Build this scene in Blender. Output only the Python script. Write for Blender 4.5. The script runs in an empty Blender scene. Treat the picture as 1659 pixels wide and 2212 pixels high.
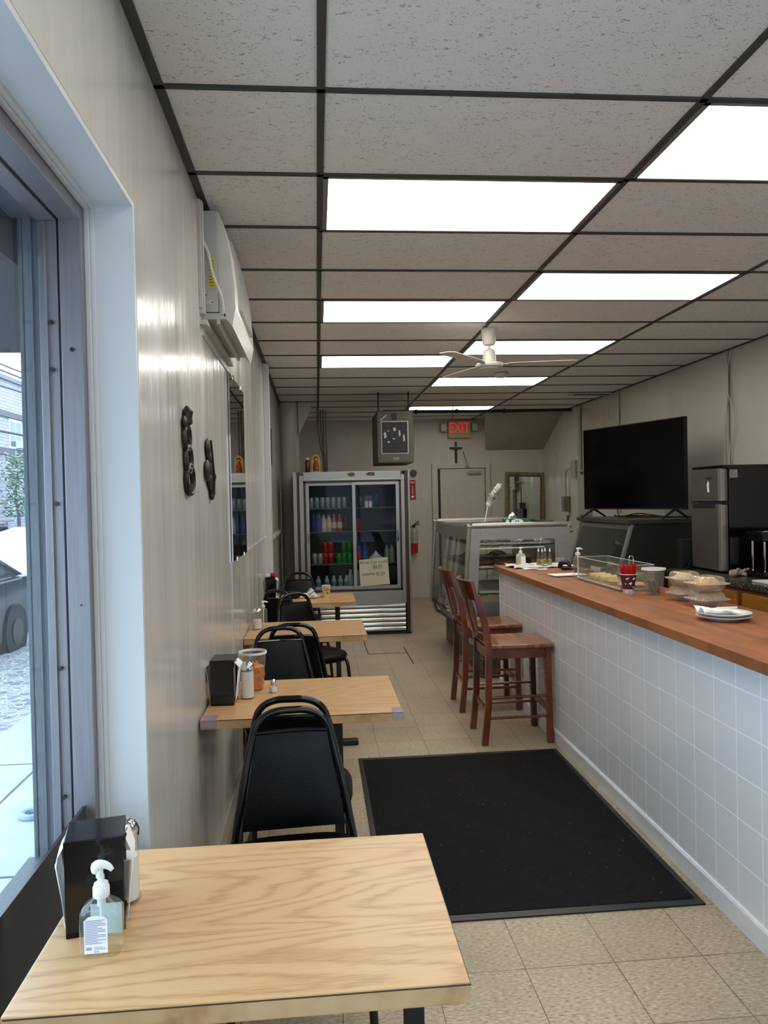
import bpy, bmesh, math, random
from mathutils import Vector, Matrix
random.seed(7)
SC = bpy.context.scene
COL = SC.collection
PI = math.pi

# ---------------- camera ----------------
CEIL = 2.822
cam_d = bpy.data.cameras.new('camera')
cam = bpy.data.objects.new('camera', cam_d)
COL.objects.link(cam)
SC.camera = cam
cam_d.sensor_fit = 'VERTICAL'
cam_d.sensor_height = 24.0
cam_d.lens = 1653.7 / 2212 * 24.0
cam_d.clip_start = 0.05
cam_d.clip_end = 300
_r = Vector((0.99597108, -0.08710719, -0.0213062))
_u = Vector((0.02257564, 0.0136141, 0.99965244))
_f = Vector((0.08678685, 0.99610591, -0.01552575))
cam.matrix_world = Matrix(((_r.x, _u.x, -_f.x, 0), (_r.y, _u.y, -_f.y, 0), (_r.z, _u.z, -_f.z, 1.5615), (0, 0, 0, 1)))

# ---------------- exposure, sky ----------------
SC.view_settings.view_transform = 'Standard'
SC.view_settings.look = 'None'
SC.view_settings.gamma = 1
SC.view_settings.use_curve_mapping = False
SC.view_settings.exposure = 0.75
PANEL_E = 4.2
SKY_E = 4.3
world = bpy.data.worlds.new('sky')
SC.world = world
world.use_nodes = True
wn, wl = world.node_tree.nodes, world.node_tree.links
wn.clear()
wo = wn.new('ShaderNodeOutputWorld'); wb = wn.new('ShaderNodeBackground')
tc = wn.new('ShaderNodeTexCoord'); nz = wn.new('ShaderNodeTexNoise'); rp = wn.new('ShaderNodeValToRGB')
nz.inputs['Scale'].default_value = 3.0; nz.inputs['Detail'].default_value = 4
rp.color_ramp.elements[0].position = .38; rp.color_ramp.elements[0].color = (.42, .68, .96, 1)
rp.color_ramp.elements[1].position = .62; rp.color_ramp.elements[1].color = (.84, .92, 1, 1)
wl.new(tc.outputs['Generated'], nz.inputs['Vector']); wl.new(nz.outputs['Fac'], rp.inputs['Fac'])
wl.new(rp.outputs['Color'], wb.inputs['Color']); wb.inputs['Strength'].default_value = SKY_E
wl.new(wb.outputs[0], wo.inputs[0])

# ---------------- materials ----------------
MATS = {}
def newmat(name):
    m = bpy.data.materials.new(name); m.use_nodes = True
    n, l = m.node_tree.nodes, m.node_tree.links
    return m, n, l, n['Principled BSDF']
def sr(c):
    return tuple((((v / 255 + .055) / 1.055) ** 2.4 if v > 10 else v / 255 / 12.92) for v in c) + (1,)
def mat(name, rgb, rough=.5, metal=0, bump=0, bscale=60, var=0, vscale=8, vstretch=(1, 1, 1), coat=0, emit=0, spec=.5, bstretch=(1, 1, 1)):
    if name in MATS: return MATS[name]
    m, n, l, b = newmat(name)
    c = sr(rgb)
    b.inputs['Base Color'].default_value = c
    b.inputs['Roughness'].default_value = rough
    b.inputs['Metallic'].default_value = metal
    b.inputs['Coat Weight'].default_value = coat
    b.inputs['Coat Roughness'].default_value = .08
    b.inputs['Specular IOR Level'].default_value = spec
    if emit:
        b.inputs['Emission Color'].default_value = c; b.inputs['Emission Strength'].default_value = emit
    t = n.new('ShaderNodeTexCoord')
    # every surface gets a faint procedural unevenness
    v = var if var else .06
    mp = n.new('ShaderNodeMapping'); mp.inputs['Scale'].default_value = vstretch
    nz = n.new('ShaderNodeTexNoise'); nz.inputs['Scale'].default_value = vscale; nz.inputs['Detail'].default_value = 4
    r = n.new('ShaderNodeValToRGB')
    r.color_ramp.elements[0].position = .3; r.color_ramp.elements[1].position = .7
    r.color_ramp.elements[0].color = tuple(x * (1 - v) for x in c[:3]) + (1,)
    r.color_ramp.elements[1].color = tuple(min(1, x * (1 + v)) for x in c[:3]) + (1,)
    l.new(t.outputs['Object'], mp.inputs[0]); l.new(mp.outputs[0], nz.inputs['Vector'])
    l.new(nz.outputs['Fac'], r.inputs[0]); l.new(r.outputs[0], b.inputs['Base Color'])
    if bump:
        m2 = n.new('ShaderNodeMapping'); m2.inputs['Scale'].default_value = bstretch
        n2 = n.new('ShaderNodeTexNoise'); n2.inputs['Scale'].default_value = bscale; n2.inputs['Detail'].default_value = 3
        bp = n.new('ShaderNodeBump'); bp.inputs['Strength'].default_value = bump; bp.inputs['Distance'].default_value = .01
        l.new(t.outputs['Object'], m2.inputs[0]); l.new(m2.outputs[0], n2.inputs['Vector'])
        l.new(n2.outputs['Fac'], bp.inputs['Height']); l.new(bp.outputs[0], b.inputs['Normal'])
    MATS[name] = m
    return m
def glass(name, tint=(1, 1, 1), refl=.10, rough=.02, haze=0.0, hcol=(200, 200, 195)):
    """thin clear sheet: mostly see-through, fresnel-like mirror on top, optional milky haze"""
    if name in MATS: return MATS[name]
    m, n, l, b = newmat(name); n.remove(b)
    out = n['Material Output']
    tr = n.new('ShaderNodeBsdfTransparent'); tr.inputs[0].default_value = tint + (1,)
    gl = n.new('ShaderNodeBsdfGlossy'); gl.inputs['Roughness'].default_value = rough
    lw = n.new('ShaderNodeLayerWeight'); lw.inputs['Blend'].default_value = .5
    pw = n.new('ShaderNodeMath'); pw.operation = 'POWER'; pw.inputs[1].default_value = 4.5
    l.new(lw.outputs['Facing'], pw.inputs[0])
    ad = n.new('ShaderNodeMath'); ad.operation = 'MULTIPLY_ADD'; ad.inputs[1].default_value = .8; ad.inputs[2].default_value = refl * .35
    l.new(pw.outputs[0], ad.inputs[0])
    mx = n.new('ShaderNodeMixShader')
    l.new(ad.outputs[0], mx.inputs[0]); l.new(tr.outputs[0], mx.inputs[1]); l.new(gl.outputs[0], mx.inputs[2])
    last = mx
    if haze:
        df = n.new('ShaderNodeBsdfDiffuse'); df.inputs[0].default_value = sr(hcol)
        m2 = n.new('ShaderNodeMixShader'); m2.inputs[0].default_value = haze
        l.new(mx.outputs[0], m2.inputs[1]); l.new(df.outputs[0], m2.inputs[2]); last = m2
    l.new(last.outputs[0], out.inputs[0])
    MATS[name] = m
    return m
def nodes(m):
    n, l = m.node_tree.nodes, m.node_tree.links
    return n, l, n['Principled BSDF']
def mth(n, l, op, a, b=None):
    x = n.new('ShaderNodeMath'); x.operation = op
    for i, v in enumerate((a, b)):
        if v is None: continue
        if isinstance(v, (int, float)): x.inputs[i].default_value = v
        else: l.new(v, x.inputs[i])
    return x.outputs[0]
def ramp(n, l, fac, stops):
    r = n.new('ShaderNodeValToRGB')
    e = r.color_ramp.elements
    e[0].position, e[0].color = stops[0][0], sr(stops[0][1])
    e[1].position, e[1].color = stops[-1][0], sr(stops[-1][1])
    for p, c in stops[1:-1]:
        k = e.new(p); k.color = sr(c)
    l.new(fac, r.inputs[0]); return r.outputs[0]
def noise(n, l, scale, stretch=(1, 1, 1), detail=3, loc=(0, 0, 0), dist=0):
    t = n.new('ShaderNodeTexCoord'); mp = n.new('ShaderNodeMapping'); mp.inputs['Scale'].default_value = stretch
    mp.inputs['Location'].default_value = loc
    z = n.new('ShaderNodeTexNoise'); z.inputs['Scale'].default_value = scale; z.inputs['Detail'].default_value = detail
    z.inputs['Distortion'].default_value = dist
    l.new(t.outputs['Object'], mp.inputs[0]); l.new(mp.outputs[0], z.inputs['Vector'])
    return z.outputs['Fac']
def bump(n, l, b, h, s=.3, d=.01):
    x = n.new('ShaderNodeBump'); x.inputs['Strength'].default_value = s; x.inputs['Distance'].default_value = d
    l.new(h, x.inputs['Height']); l.new(x.outputs[0], b.inputs['Normal'])
def mixc(n, l, fac, a, b):
    x = n.new('ShaderNodeMix'); x.data_type = 'RGBA'
    if isinstance(fac, float): x.inputs[0].default_value = fac
    else: l.new(fac, x.inputs[0])
    for i, v in ((6, a), (7, b)):
        if isinstance(v, tuple): x.inputs[i].default_value = sr(v)
        else: l.new(v, x.inputs[i])
    return x.outputs[2]
def gridlines(n, l, su, sv, ou, ov, w, ax='XY'):
    """1 inside grout lines, else 0"""
    t = n.new('ShaderNodeTexCoord'); s = n.new('ShaderNodeSeparateXYZ'); l.new(t.outputs['Object'], s.inputs[0])
    o = []
    for a, sz, of in ((ax[0], su, ou), (ax[1], sv, ov)):
        x = mth(n, l, 'DIVIDE', mth(n, l, 'SUBTRACT', s.outputs[a], of), sz)
        fr = mth(n, l, 'FRACT', x)
        d = mth(n, l, 'MINIMUM', fr, mth(n, l, 'SUBTRACT', 1.0, fr))
        o.append(mth(n, l, 'LESS_THAN', mth(n, l, 'MULTIPLY', d, sz), w / 2))
        o.append(mth(n, l, 'FLOOR', x))
    return mth(n, l, 'MAXIMUM', o[0], o[2]), o[1], o[3]

def m_floor():
    m, n, l, b = newmat('speckled_vinyl_tile')
    g, iu, iv = gridlines(n, l, .3048, .3048, .6525, 2.4625, .0028)
    sp = noise(n, l, 55, (1, 2.6, 1), 5)
    sp2 = noise(n, l, 75, (1, 2.4, 1), 4, (3, 7, 0))
    base = ramp(n, l, sp, [(.30, (112, 98, 80)), (.42, (160, 145, 122)), (.56, (176, 161, 137)), (.72, (204, 192, 168))])
    base = mixc(n, l, mth(n, l, 'MULTIPLY', mth(n, l, 'GREATER_THAN', sp2, .60), .55), base, (190, 150, 122))
    wn_ = n.new('ShaderNodeTexWhiteNoise'); cb = n.new('ShaderNodeCombineXYZ'); l.new(iu, cb.inputs[0]); l.new(iv, cb.inputs[1]); l.new(cb.outputs[0], wn_.inputs['Vector'])
    tone = mixc(n, l, mth(n, l, 'MULTIPLY', wn_.outputs['Value'], .22), base, (122, 108, 86))
    dirt = mth(n, l, 'MULTIPLY', mth(n, l, 'SUBTRACT', noise(n, l, 2.2, detail=6), .45), .9)
    dirt = mth(n, l, 'MAXIMUM', dirt, 0.0)
    col = mixc(n, l, dirt, tone, (92, 80, 60))
    gd = mth(n, l, 'MULTIPLY', g, mth(n, l, 'ADD', .35, noise(n, l, 3.0)))
    col = mixc(n, l, gd, col, (38, 30, 22))
    l.new(col, b.inputs['Base Color']); b.inputs['Roughness'].default_value = .42
    bump(n, l, b, mth(n, l, 'SUBTRACT', mth(n, l, 'MULTIPLY', noise(n, l, 9), .4), g), .08, .003)
    return m
def m_ceil():
    m, n, l, b = newmat('pitted_ceiling_tile')
    a = noise(n, l, 46, (1, 2.0, 1), 2, dist=1.6); c = noise(n, l, 190, detail=1)
    pits = mth(n, l, 'LESS_THAN', a, .36); pin = mth(n, l, 'LESS_THAN', c, .33)
    pits = mth(n, l, 'MULTIPLY', pits, mth(n, l, 'GREATER_THAN', noise(n, l, 14, detail=1, loc=(4, 4, 4)), .42))
    p = mth(n, l, 'MAXIMUM', pits, mth(n, l, 'MULTIPLY', pin, .5))
    col = mixc(n, l, mth(n, l, 'MULTIPLY', p, .62), (232, 228, 222), (104, 96, 90))
    l.new(col, b.inputs['Base Color']); b.inputs['Roughness'].default_value = .95
    bump(n, l, b, mth(n, l, 'MULTIPLY', p, -1), .4, .003)
    return m
def m_wall(name='gloss_wall_paint', c1=(192, 189, 182), c2=(202, 199, 193), rough=.16, bs=.22, st=(1, 1.6, .12)):
    m, n, l, b = newmat(name)
    col = ramp(n, l, noise(n, l, 2.0, (1, 1, .3), 4), [(.3, c1), (.7, c2)])
    l.new(col, b.inputs['Base Color'])
    rr = n.new('ShaderNodeMapRange'); l.new(noise(n, l, 3, (1, 2, .4), 3, (5, 2, 1)), rr.inputs[0])
    rr.inputs[1].default_value = .3; rr.inputs[2].default_value = .7
    rr.inputs[3].default_value = rough * .7; rr.inputs[4].default_value = rough * 1.7
    l.new(rr.outputs[0], b.inputs['Roughness'])
    h = mth(n, l, 'ADD', noise(n, l, 9, st, 4), mth(n, l, 'MULTIPLY', noise(n, l, 130), .05))
    bump(n, l, b, h, bs, .012)
    return m
def m_oak():
    m, n, l, b = newmat('oak_laminate')
    f = noise(n, l, 1.15, (.55, 5.2, 1), 1.5, (1.3, .2, 0), .1)
    s = mth(n, l, 'SINE', mth(n, l, 'ADD', mth(n, l, 'MULTIPLY', f, 120), mth(n, l, 'MULTIPLY', noise(n, l, 30, (.6, 3, 1), 2), 3)))
    pore = noise(n, l, 16, (1.2, 55, 1), 4)
    w = mth(n, l, 'ADD', mth(n, l, 'MULTIPLY', mth(n, l, 'POWER', mth(n, l, 'MULTIPLY', mth(n, l, 'ADD', s, 1.001), .5), 2.2), .36), mth(n, l, 'MULTIPLY', mth(n, l, 'SUBTRACT', pore, .32), 1.15))
    col = ramp(n, l, w, [(.10, (202, 164, 120)), (.45, (192, 152, 106)), (.72, (164, 122, 82)), (.98, (134, 96, 64))])
    l.new(col, b.inputs['Base Color']); b.inputs['Roughness'].default_value = .28
    bump(n, l, b, pore, .06, .002)
    return m
def m_cherry():
    m, n, l, b = newmat('cherry_stained_wood')
    f = noise(n, l, 6, (1.2, 1.2, .6), 4, dist=.8)
    col = ramp(n, l, f, [(.3, (62, 24, 14)), (.5, (92, 38, 22)), (.7, (116, 54, 30))])
    l.new(col, b.inputs['Base Color']); b.inputs['Roughness'].default_value = .25; b.inputs['Coat Weight'].default_value = .3
    return m
def m_seat():
    m, n, l, b = newmat('cherry_seat_wood')
    f = noise(n, l, 5, (4, 1.0, 1), 3, dist=.9)
    col = ramp(n, l, f, [(.3, (92, 52, 28)), (.5, (134, 84, 48)), (.7, (158, 106, 64))])
    l.new(col, b.inputs['Base Color']); b.inputs['Roughness'].default_value = .22; b.inputs['Coat Weight'].default_value = .3
    return m
def m_butcher():
    m, n, l, b = newmat('stained_butcher_block')
    t = n.new('ShaderNodeTexCoord'); mp = n.new('ShaderNodeMapping'); mp.inputs['Rotation'].default_value = (0, 0, PI / 2)
    br = n.new('ShaderNodeTexBrick'); br.inputs['Scale'].default_value = 1
    for k, v in (('Brick Width', .42), ('Row Height', .042), ('Mortar Size', .0006)): br.inputs[k].default_value = v
    br.inputs['Color1'].default_value = sr((162, 100, 56)); br.inputs['Color2'].default_value = sr((124, 70, 36)); br.inputs['Mortar'].default_value = sr((84, 42, 24))
    l.new(t.outputs['Object'], mp.inputs[0]); l.new(mp.outputs[0], br.inputs['Vector'])
    g = noise(n, l, 22, (6, .7, 3), 4)
    c = mixc(n, l, mth(n, l, 'MULTIPLY', g, .6), br.outputs['Color'], (160, 104, 66))
    c = mixc(n, l, mth(n, l, 'MAXIMUM', mth(n, l, 'MULTIPLY', mth(n, l, 'SUBTRACT', noise(n, l, 5, (2.5, 1, 1), detail=6), .47), 2.2), 0.0), c, (92, 50, 28))
    l.new(c, b.inputs['Base Color']); b.inputs['Roughness'].default_value = .42
    bump(n, l, b, g, .08, .003)
    return m
def m_tile():
    m, n, l, b = newmat('white_glazed_tile')
    g, iu, iv = gridlines(n, l, .155, .157, 2.461, .08, .005, 'YZ')
    col = mixc(n, l, g, (228, 230, 233), (250, 250, 248))
    l.new(col, b.inputs['Base Color'])
    l.new(mth(n, l, 'ADD', .06, mth(n, l, 'MULTIPLY', g, .6)), b.inputs['Roughness'])
    h = mth(n, l, 'SUBTRACT', mth(n, l, 'MULTIPLY', noise(n, l, 5.5, (1, 1, 1), 2), .5), mth(n, l, 'MULTIPLY', g, .35))
    bump(n, l, b, h, .25, .01)
    return m
def m_granite():
    m, n, l, b = newmat('dark_speckled_granite')
    c = ramp(n, l, noise(n, l, 160, detail=3), [(.40, (22, 21, 20)), (.55, (44, 42, 40)), (.68, (150, 140, 125))])
    l.new(c, b.inputs['Base Color']); b.inputs['Roughness'].default_value = .25
    return m
def m_brick():
    m, n, l, b = newmat('pale_brick')
    t = n.new('ShaderNodeTexCoord'); s = n.new('ShaderNodeSeparateXYZ'); cb = n.new('ShaderNodeCombineXYZ')
    l.new(t.outputs['Object'], s.inputs[0]); l.new(s.outputs['Y'], cb.inputs[0]); l.new(s.outputs['Z'], cb.inputs[1])
    br = n.new('ShaderNodeTexBrick'); br.inputs['Scale'].default_value = 1
    for k, v in (('Brick Width', .5), ('Row Height', .16), ('Mortar Size', .018)): br.inputs[k].default_value = v
    br.inputs['Color1'].default_value = sr((196, 182, 182)); br.inputs['Color2'].default_value = sr((176, 164, 168)); br.inputs['Mortar'].default_value = sr((140, 134, 142))
    l.new(cb.outputs[0], br.inputs['Vector']); l.new(br.outputs['Color'], b.inputs['Base Color']); b.inputs['Roughness'].default_value = .9
    return m
def m_cobble():
    m, n, l, b = newmat('irregular_flagstone')
    t = n.new('ShaderNodeTexCoord'); mp = n.new('ShaderNodeMapping'); mp.inputs['Scale'].default_value = (2.6, 2.6, 1)
    v = n.new('ShaderNodeTexVoronoi'); v.feature = 'DISTANCE_TO_EDGE'; v2 = n.new('ShaderNodeTexVoronoi')
    l.new(t.outputs['Object'], mp.inputs[0]); l.new(mp.outputs[0], v.inputs['Vector']); l.new(mp.outputs[0], v2.inputs['Vector'])
    s = n.new('ShaderNodeSeparateColor'); l.new(v2.outputs['Color'], s.inputs[0])
    c = ramp(n, l, s.outputs[0], [(.1, (104, 108, 116)), (.5, (136, 134, 134)), (.9, (160, 150, 140))])
    c = mixc(n, l, mth(n, l, 'LESS_THAN', v.outputs['Distance'], .035), c, (205, 205, 205))
    l.new(c, b.inputs['Base Color']); b.inputs['Roughness'].default_value = .8
    return m
def m_mat():
    m, n, l, b = newmat('ribbed_black_carpet')
    t = n.new('ShaderNodeTexCoord'); s = n.new('ShaderNodeSeparateXYZ'); l.new(t.outputs['Object'], s.inputs[0])
    u = mth(n, l, 'MULTIPLY', s.outputs['X'], 22); v = mth(n, l, 'MULTIPLY', s.outputs['Y'], 22)
    chk = mth(n, l, 'GREATER_THAN', mth(n, l, 'SINE', mth(n, l, 'ADD', u, mth(n, l, 'MULTIPLY', v, .6))), 0.0)
    a = mth(n, l, 'SINE', mth(n, l, 'MULTIPLY', mth(n, l, 'ADD', s.outputs['X'], s.outputs['Y']), 520))
    c = mth(n, l, 'SINE', mth(n, l, 'MULTIPLY', mth(n, l, 'SUBTRACT', s.outputs['X'], s.outputs['Y']), 520))
    h = mth(n, l, 'ADD', mth(n, l, 'MULTIPLY', chk, a), mth(n, l, 'MULTIPLY', mth(n, l, 'SUBTRACT', 1.0, chk), c))
    col = mixc(n, l, mth(n, l, 'MULTIPLY', mth(n, l, 'ADD', h, 1.0), .5), (10, 10, 11), (25, 25, 27))
    lint = mth(n, l, 'GREATER_THAN', noise(n, l, 120, detail=0), .868)
    col = mixc(n, l, lint, col, (190, 190, 190))
    l.new(col, b.inputs['Base Color']); b.inputs['Roughness'].default_value = .95; b.inputs['Specular IOR Level'].default_value = .2
    bump(n, l, b, h, .5, .004)
    return m
def m_steel(name, rgb=(150, 150, 148), rough=.32, st=(1, 1, 40)):
    m, n, l, b = newmat(name)
    f = noise(n, l, 6, st, 4)
    c = tuple(int(v * .92) for v in rgb)
    l.new(ramp(n, l, f, [(.3, c), (.7, rgb)]), b.inputs['Base Color'])
    b.inputs['Metallic'].default_value = .65; b.inputs['Roughness'].default_value = rough
    bump(n, l, b, f, .05, .003)
    return m
def m_panel():
    m, n, l, b = newmat('lit_acrylic_diffuser')
    f = noise(n, l, 4, (.6, 3, 1), 4, dist=2.5)
    c = ramp(n, l, f, [(.3, (236, 230, 222)), (.5, (255, 251, 242)), (.75, (255, 253, 248))])
    l.new(c, b.inputs['Emission Color']); b.inputs['Emission Strength'].default_value = PANEL_E
    b.inputs['Base Color'].default_value = (.8, .8, .78, 1)
    return m

FLOOR = m_floor(); CEILT = m_ceil(); WALL = m_wall(); OAK = m_oak(); CHERRY = m_cherry(); SEATW = m_seat()
BUTCH = m_butcher(); TILE = m_tile(); GRAN = m_granite(); BRICK = m_brick(); COBBLE = m_cobble(); MATC = m_mat()
PANEL = m_panel()
WALLB = m_wall('satin_back_wall_paint', (190, 183, 170), (198, 192, 180), .35, .08)
REVEAL = m_wall('white_reveal_paint', (200, 200, 200), (208, 208, 208), .3, .06)
ALU = m_steel('brushed_aluminium', (168, 167, 160), .3)
ALUD = m_steel('worn_window_metal', (150, 146, 150), .45, (30, 30, 1))
STEEL = m_steel('stainless_steel', (172, 168, 162), .3)
DSTEEL = m_steel('dark_steel_panel', (70, 67, 62), .35)
GREYTEE = mat('backlit_grey_tee', (62, 62, 58), .5)  # backlit darkness of the grid bars put into the base colour
WHITE = mat('white_plastic', (232, 232, 228), .35)
CREAM = mat('aged_white_plastic', (205, 202, 192), .4)
BLK = mat('black_gloss_enamel', (7, 7, 8), .12)
BLKM = mat('black_matte', (12, 12, 13), .5)
VINYL = mat('black_vinyl', (6, 7, 8), .32, bump=.12, bscale=180, spec=.22)
CHROME = mat('chrome', (215, 215, 215), .08, 1)
PAPER = mat('white_paper', (232, 230, 226), .8, bump=.2, bscale=20)
GLASS = glass('clear_sheet_glass', (.96, .98, .97), .08)
GLASSW = glass('window_glass', (.93, .97, .98), .12)
CLEARP = glass('clear_plastic', (.95, .95, .94), .16, .05, .05)
COOLG = glass('cooler_door_glass', (.82, .83, .82), .03)
BROWNT = mat('brown_cabinet_trim', (58, 36, 26), .4)

# ---------------- geometry helpers ----------------
def link(o, parent=None):
    COL.objects.link(o)
    if parent: o.parent = parent
    return o
class MB:
    def __init__(s): s.b = bmesh.new(); s.m = 0
    def _merge(s, t, M=None):
        if M is not None: bmesh.ops.transform(t, matrix=M, verts=t.verts)
        for f in t.faces: f.material_index = s.m
        me = bpy.data.meshes.new('t'); t.to_mesh(me); t.free(); s.b.from_mesh(me); bpy.data.meshes.remove(me); return s
    def box(s, x0, x1, y0, y1, z0, z1, bev=0, seg=2, M=None):
        t = bmesh.new(); bmesh.ops.create_cube(t, size=1)
        for v in t.verts:
            v.co = Vector(((x0 + x1) / 2 + v.co.x * (x1 - x0), (y0 + y1) / 2 + v.co.y * (y1 - y0), (z0 + z1) / 2 + v.co.z * (z1 - z0)))
        if bev: bmesh.ops.bevel(t, geom=t.edges[:], offset=bev, segments=seg, profile=.7, affect='EDGES', clamp_overlap=True)
        return s._merge(t, M)
    def tube(s, pts, r, seg=10, cap=True, closed=False, flat=1.0):
        pts = [Vector(p) for p in pts]; t = bmesh.new(); rings = []
        n = len(pts); R = r if isinstance(r, (list, tuple)) else [r] * n
        ref = None
        for i, p in enumerate(pts):
            if closed: d = pts[(i + 1) % n] - pts[i - 1]
            else: d = pts[min(i + 1, n - 1)] - pts[max(i - 1, 0)]
            d = d.normalized() if d.length > 1e-9 else Vector((0, 0, 1))
            if ref is None:
                a = Vector((0, 0, 1)) if abs(d.z) < .9 else Vector((1, 0, 0)); ref = (a - d * a.dot(d)).normalized()
            else:
                ref = (ref - d * ref.dot(d)); ref = ref.normalized() if ref.length > 1e-6 else Vector((1, 0, 0))
            q = d.cross(ref)
            rings.append([t.verts.new(p + (ref * math.cos(2 * PI * k / seg) + q * math.sin(2 * PI * k / seg) * flat) * R[i]) for k in range(seg)])
        m = n if closed else n - 1
        for i in range(m):
            a, b = rings[i], rings[(i + 1) % n]
            for k in range(seg): t.faces.new((a[k], a[(k + 1) % seg], b[(k + 1) % seg], b[k]))
        if cap and not closed:
            t.faces.new(rings[0][::-1]); t.faces.new(rings[-1])
        return s._merge(t)
    def frame(s, x0, x1, z0, z1, wl, wr, wt, wb, y0, y1, bev=0):
        """butt-jointed rectangular frame in the XZ plane"""
        s.box(x0, x0 + wl, y0, y1, z0, z1, bev); s.box(x1 - wr, x1, y0, y1, z0, z1, bev)
        if wt: s.box(x0 + wl, x1 - wr, y0, y1, z1 - wt, z1, bev)
        if wb: s.box(x0 + wl, x1 - wr, y0, y1, z0, z0 + wb, bev)
        return s
    def cyl(s, p0, p1, r0, r1=None, seg=16): return s.tube([p0, p1], [r0, r0 if r1 is None else r1], seg)
    def lathe(s, prof, c=(0, 0, 0), seg=24, sq=0, M=None, cap=True):
        t = bmesh.new(); rings = []
        for r, z in prof:
            ring = []
            for k in range(seg):
                a = 2 * PI * k / seg
                x, y = math.cos(a), math.sin(a)
                if sq:
                    mx = (abs(x) ** (2 + sq) + abs(y) ** (2 + sq)) ** (-1 / (2 + sq)); x *= mx; y *= mx
                ring.append(t.verts.new((c[0] + r * x, c[1] + r * y, c[2] + z)))
            rings.append(ring)
        for a, b in zip(rings, rings[1:]):
            for k in range(seg): t.faces.new((a[k], a[(k + 1) % seg], b[(k + 1) % seg], b[k]))
        if cap:
            t.faces.new(rings[0][::-1]); t.faces.new(rings[-1])
        return s._merge(t, M)
    def prism(s, poly, ax, lo, hi, bev=0, M=None):
        """poly: 2D points in the plane normal to axis ax ('X': (y,z), 'Y': (x,z), 'Z': (x,y))"""
        def P(a, b, c):
            return {'X': (c, a, b), 'Y': (a, c, b), 'Z': (a, b, c)}[ax]
        t = bmesh.new()
        A = [t.verts.new(P(a, b, lo)) for a, b in poly]; B = [t.verts.new(P(a, b, hi)) for a, b in poly]
        t.faces.new(A); t.faces.new(B[::-1]); n = len(poly)
        for i in range(n): t.faces.new((A[i], B[i], B[(i + 1) % n], A[(i + 1) % n]))
        bmesh.ops.recalc_face_normals(t, faces=t.faces)
        if bev: bmesh.ops.bevel(t, geom=t.edges[:], offset=bev, segments=2, profile=.7, affect='EDGES', clamp_overlap=True)
        return s._merge(t, M)
    def quad(s, *p):
        t = bmesh.new(); t.faces.new([t.verts.new(q) for q in p]); return s._merge(t)
    def ball(s, c, r, sx=1, sy=1, sz=1, u=14, v=8, jit=0, M=None):
        t = bmesh.new(); bmesh.ops.create_uvsphere(t, u_segments=u, v_segments=v, radius=r)
        for q in t.verts:
            j = 1 + random.uniform(-jit, jit)
            q.co = Vector((c[0] + q.co.x * sx * j, c[1] + q.co.y * sy * j, c[2] + q.co.z * sz * j))
        return s._merge(t, M)
    def sheet(s, fn, nu, nv):
        t = bmesh.new(); g = [[t.verts.new(fn(i / nu, j / nv)) for j in range(nv + 1)] for i in range(nu + 1)]
        for i in range(nu):
            for j in range(nv): t.faces.new((g[i][j], g[i + 1][j], g[i + 1][j + 1], g[i][j + 1]))
        return s._merge(t)
    def build(s, name, mats, parent=None, smooth=False, loc=None, rot=0, solid=0, subd=0):
        bmesh.ops.recalc_face_normals(s.b, faces=s.b.faces)
        me = bpy.data.meshes.new(name); s.b.to_mesh(me); s.b.free()
        for m in (mats if isinstance(mats, (list, tuple)) else [mats]): me.materials.append(m)
        if smooth:
            me.polygons.foreach_set('use_smooth', [True] * len(me.polygons))
            try: me.set_sharp_from_angle(angle=math.radians(40))
            except Exception: pass
        o = bpy.data.objects.new(name, me); link(o, parent)
        if loc: o.location = loc
        if rot: o.rotation_euler[2] = rot
        if solid:
            q = o.modifiers.new('solid', 'SOLIDIFY'); q.thickness = solid; q.offset = 0
        if subd:
            q = o.modifiers.new('sub', 'SUBSURF'); q.levels = subd; q.render_levels = subd
        return o
def tag(o, label, cat, group=None, kind=None):
    o['label'] = label; o['category'] = cat
    if group: o['group'] = group
    if kind: o['kind'] = kind
    return o
def struct(o, label=None):
    o['kind'] = 'structure'
    if label: o['label'] = label
    return o
def thing(name, label, cat, loc=(0, 0, 0), rot=0, group=None):
    o = bpy.data.objects.new(name, None); link(o); o.location = loc; o.rotation_euler[2] = rot
    o.empty_display_size = .05
    return tag(o, label, cat, group)
def kids(o): return [c for c in bpy.data.objects if c.parent == o]
def dup(root, loc, rot=None, label=None):
    """copy a thing with its parts and their sub-parts"""
    def cp(o, par):
        c = o.copy(); COL.objects.link(c); c.parent = par
        for k in tree.get(o.name, []): cp(k, c)
        return c
    tree = {}
    for o in bpy.data.objects:
        if o.parent: tree.setdefault(o.parent.name, []).append(o)
    r = cp(root, None); r.location = loc
    if rot is not None: r.rotation_euler[2] = rot
    if label: r['label'] = label
    return r
def text(name, s, size, m, parent, loc, rot, ext=.0008, align='CENTER', sx=1.0, label=None, fat=0):
    cu = bpy.data.curves.new(name, 'FONT'); cu.body = s; cu.offset = fat; cu.size = size; cu.extrude = ext
    cu.align_x = align; cu.align_y = 'CENTER'
    tmp = bpy.data.objects.new('t', cu); COL.objects.link(tmp)
    dg = bpy.context.evaluated_depsgraph_get(); dg.update()
    me = bpy.data.meshes.new_from_object(tmp.evaluated_get(dg))
    bpy.data.objects.remove(tmp)
    me.materials.clear(); me.materials.append(m)
    o = bpy.data.objects.new(name, me); link(o, parent); o.location = loc; o.rotation_euler = rot; o.scale = (sx, 1, 1)
    if label: o['label'] = label
    return o
def arc(c, r, a0, a1, n, plane='XZ', y=0):
    o = []
    for i in range(n + 1):
        a = a0 + (a1 - a0) * i / n
        o.append((c[0] + r * math.cos(a), y, c[1] + r * math.sin(a)))
    return o
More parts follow.
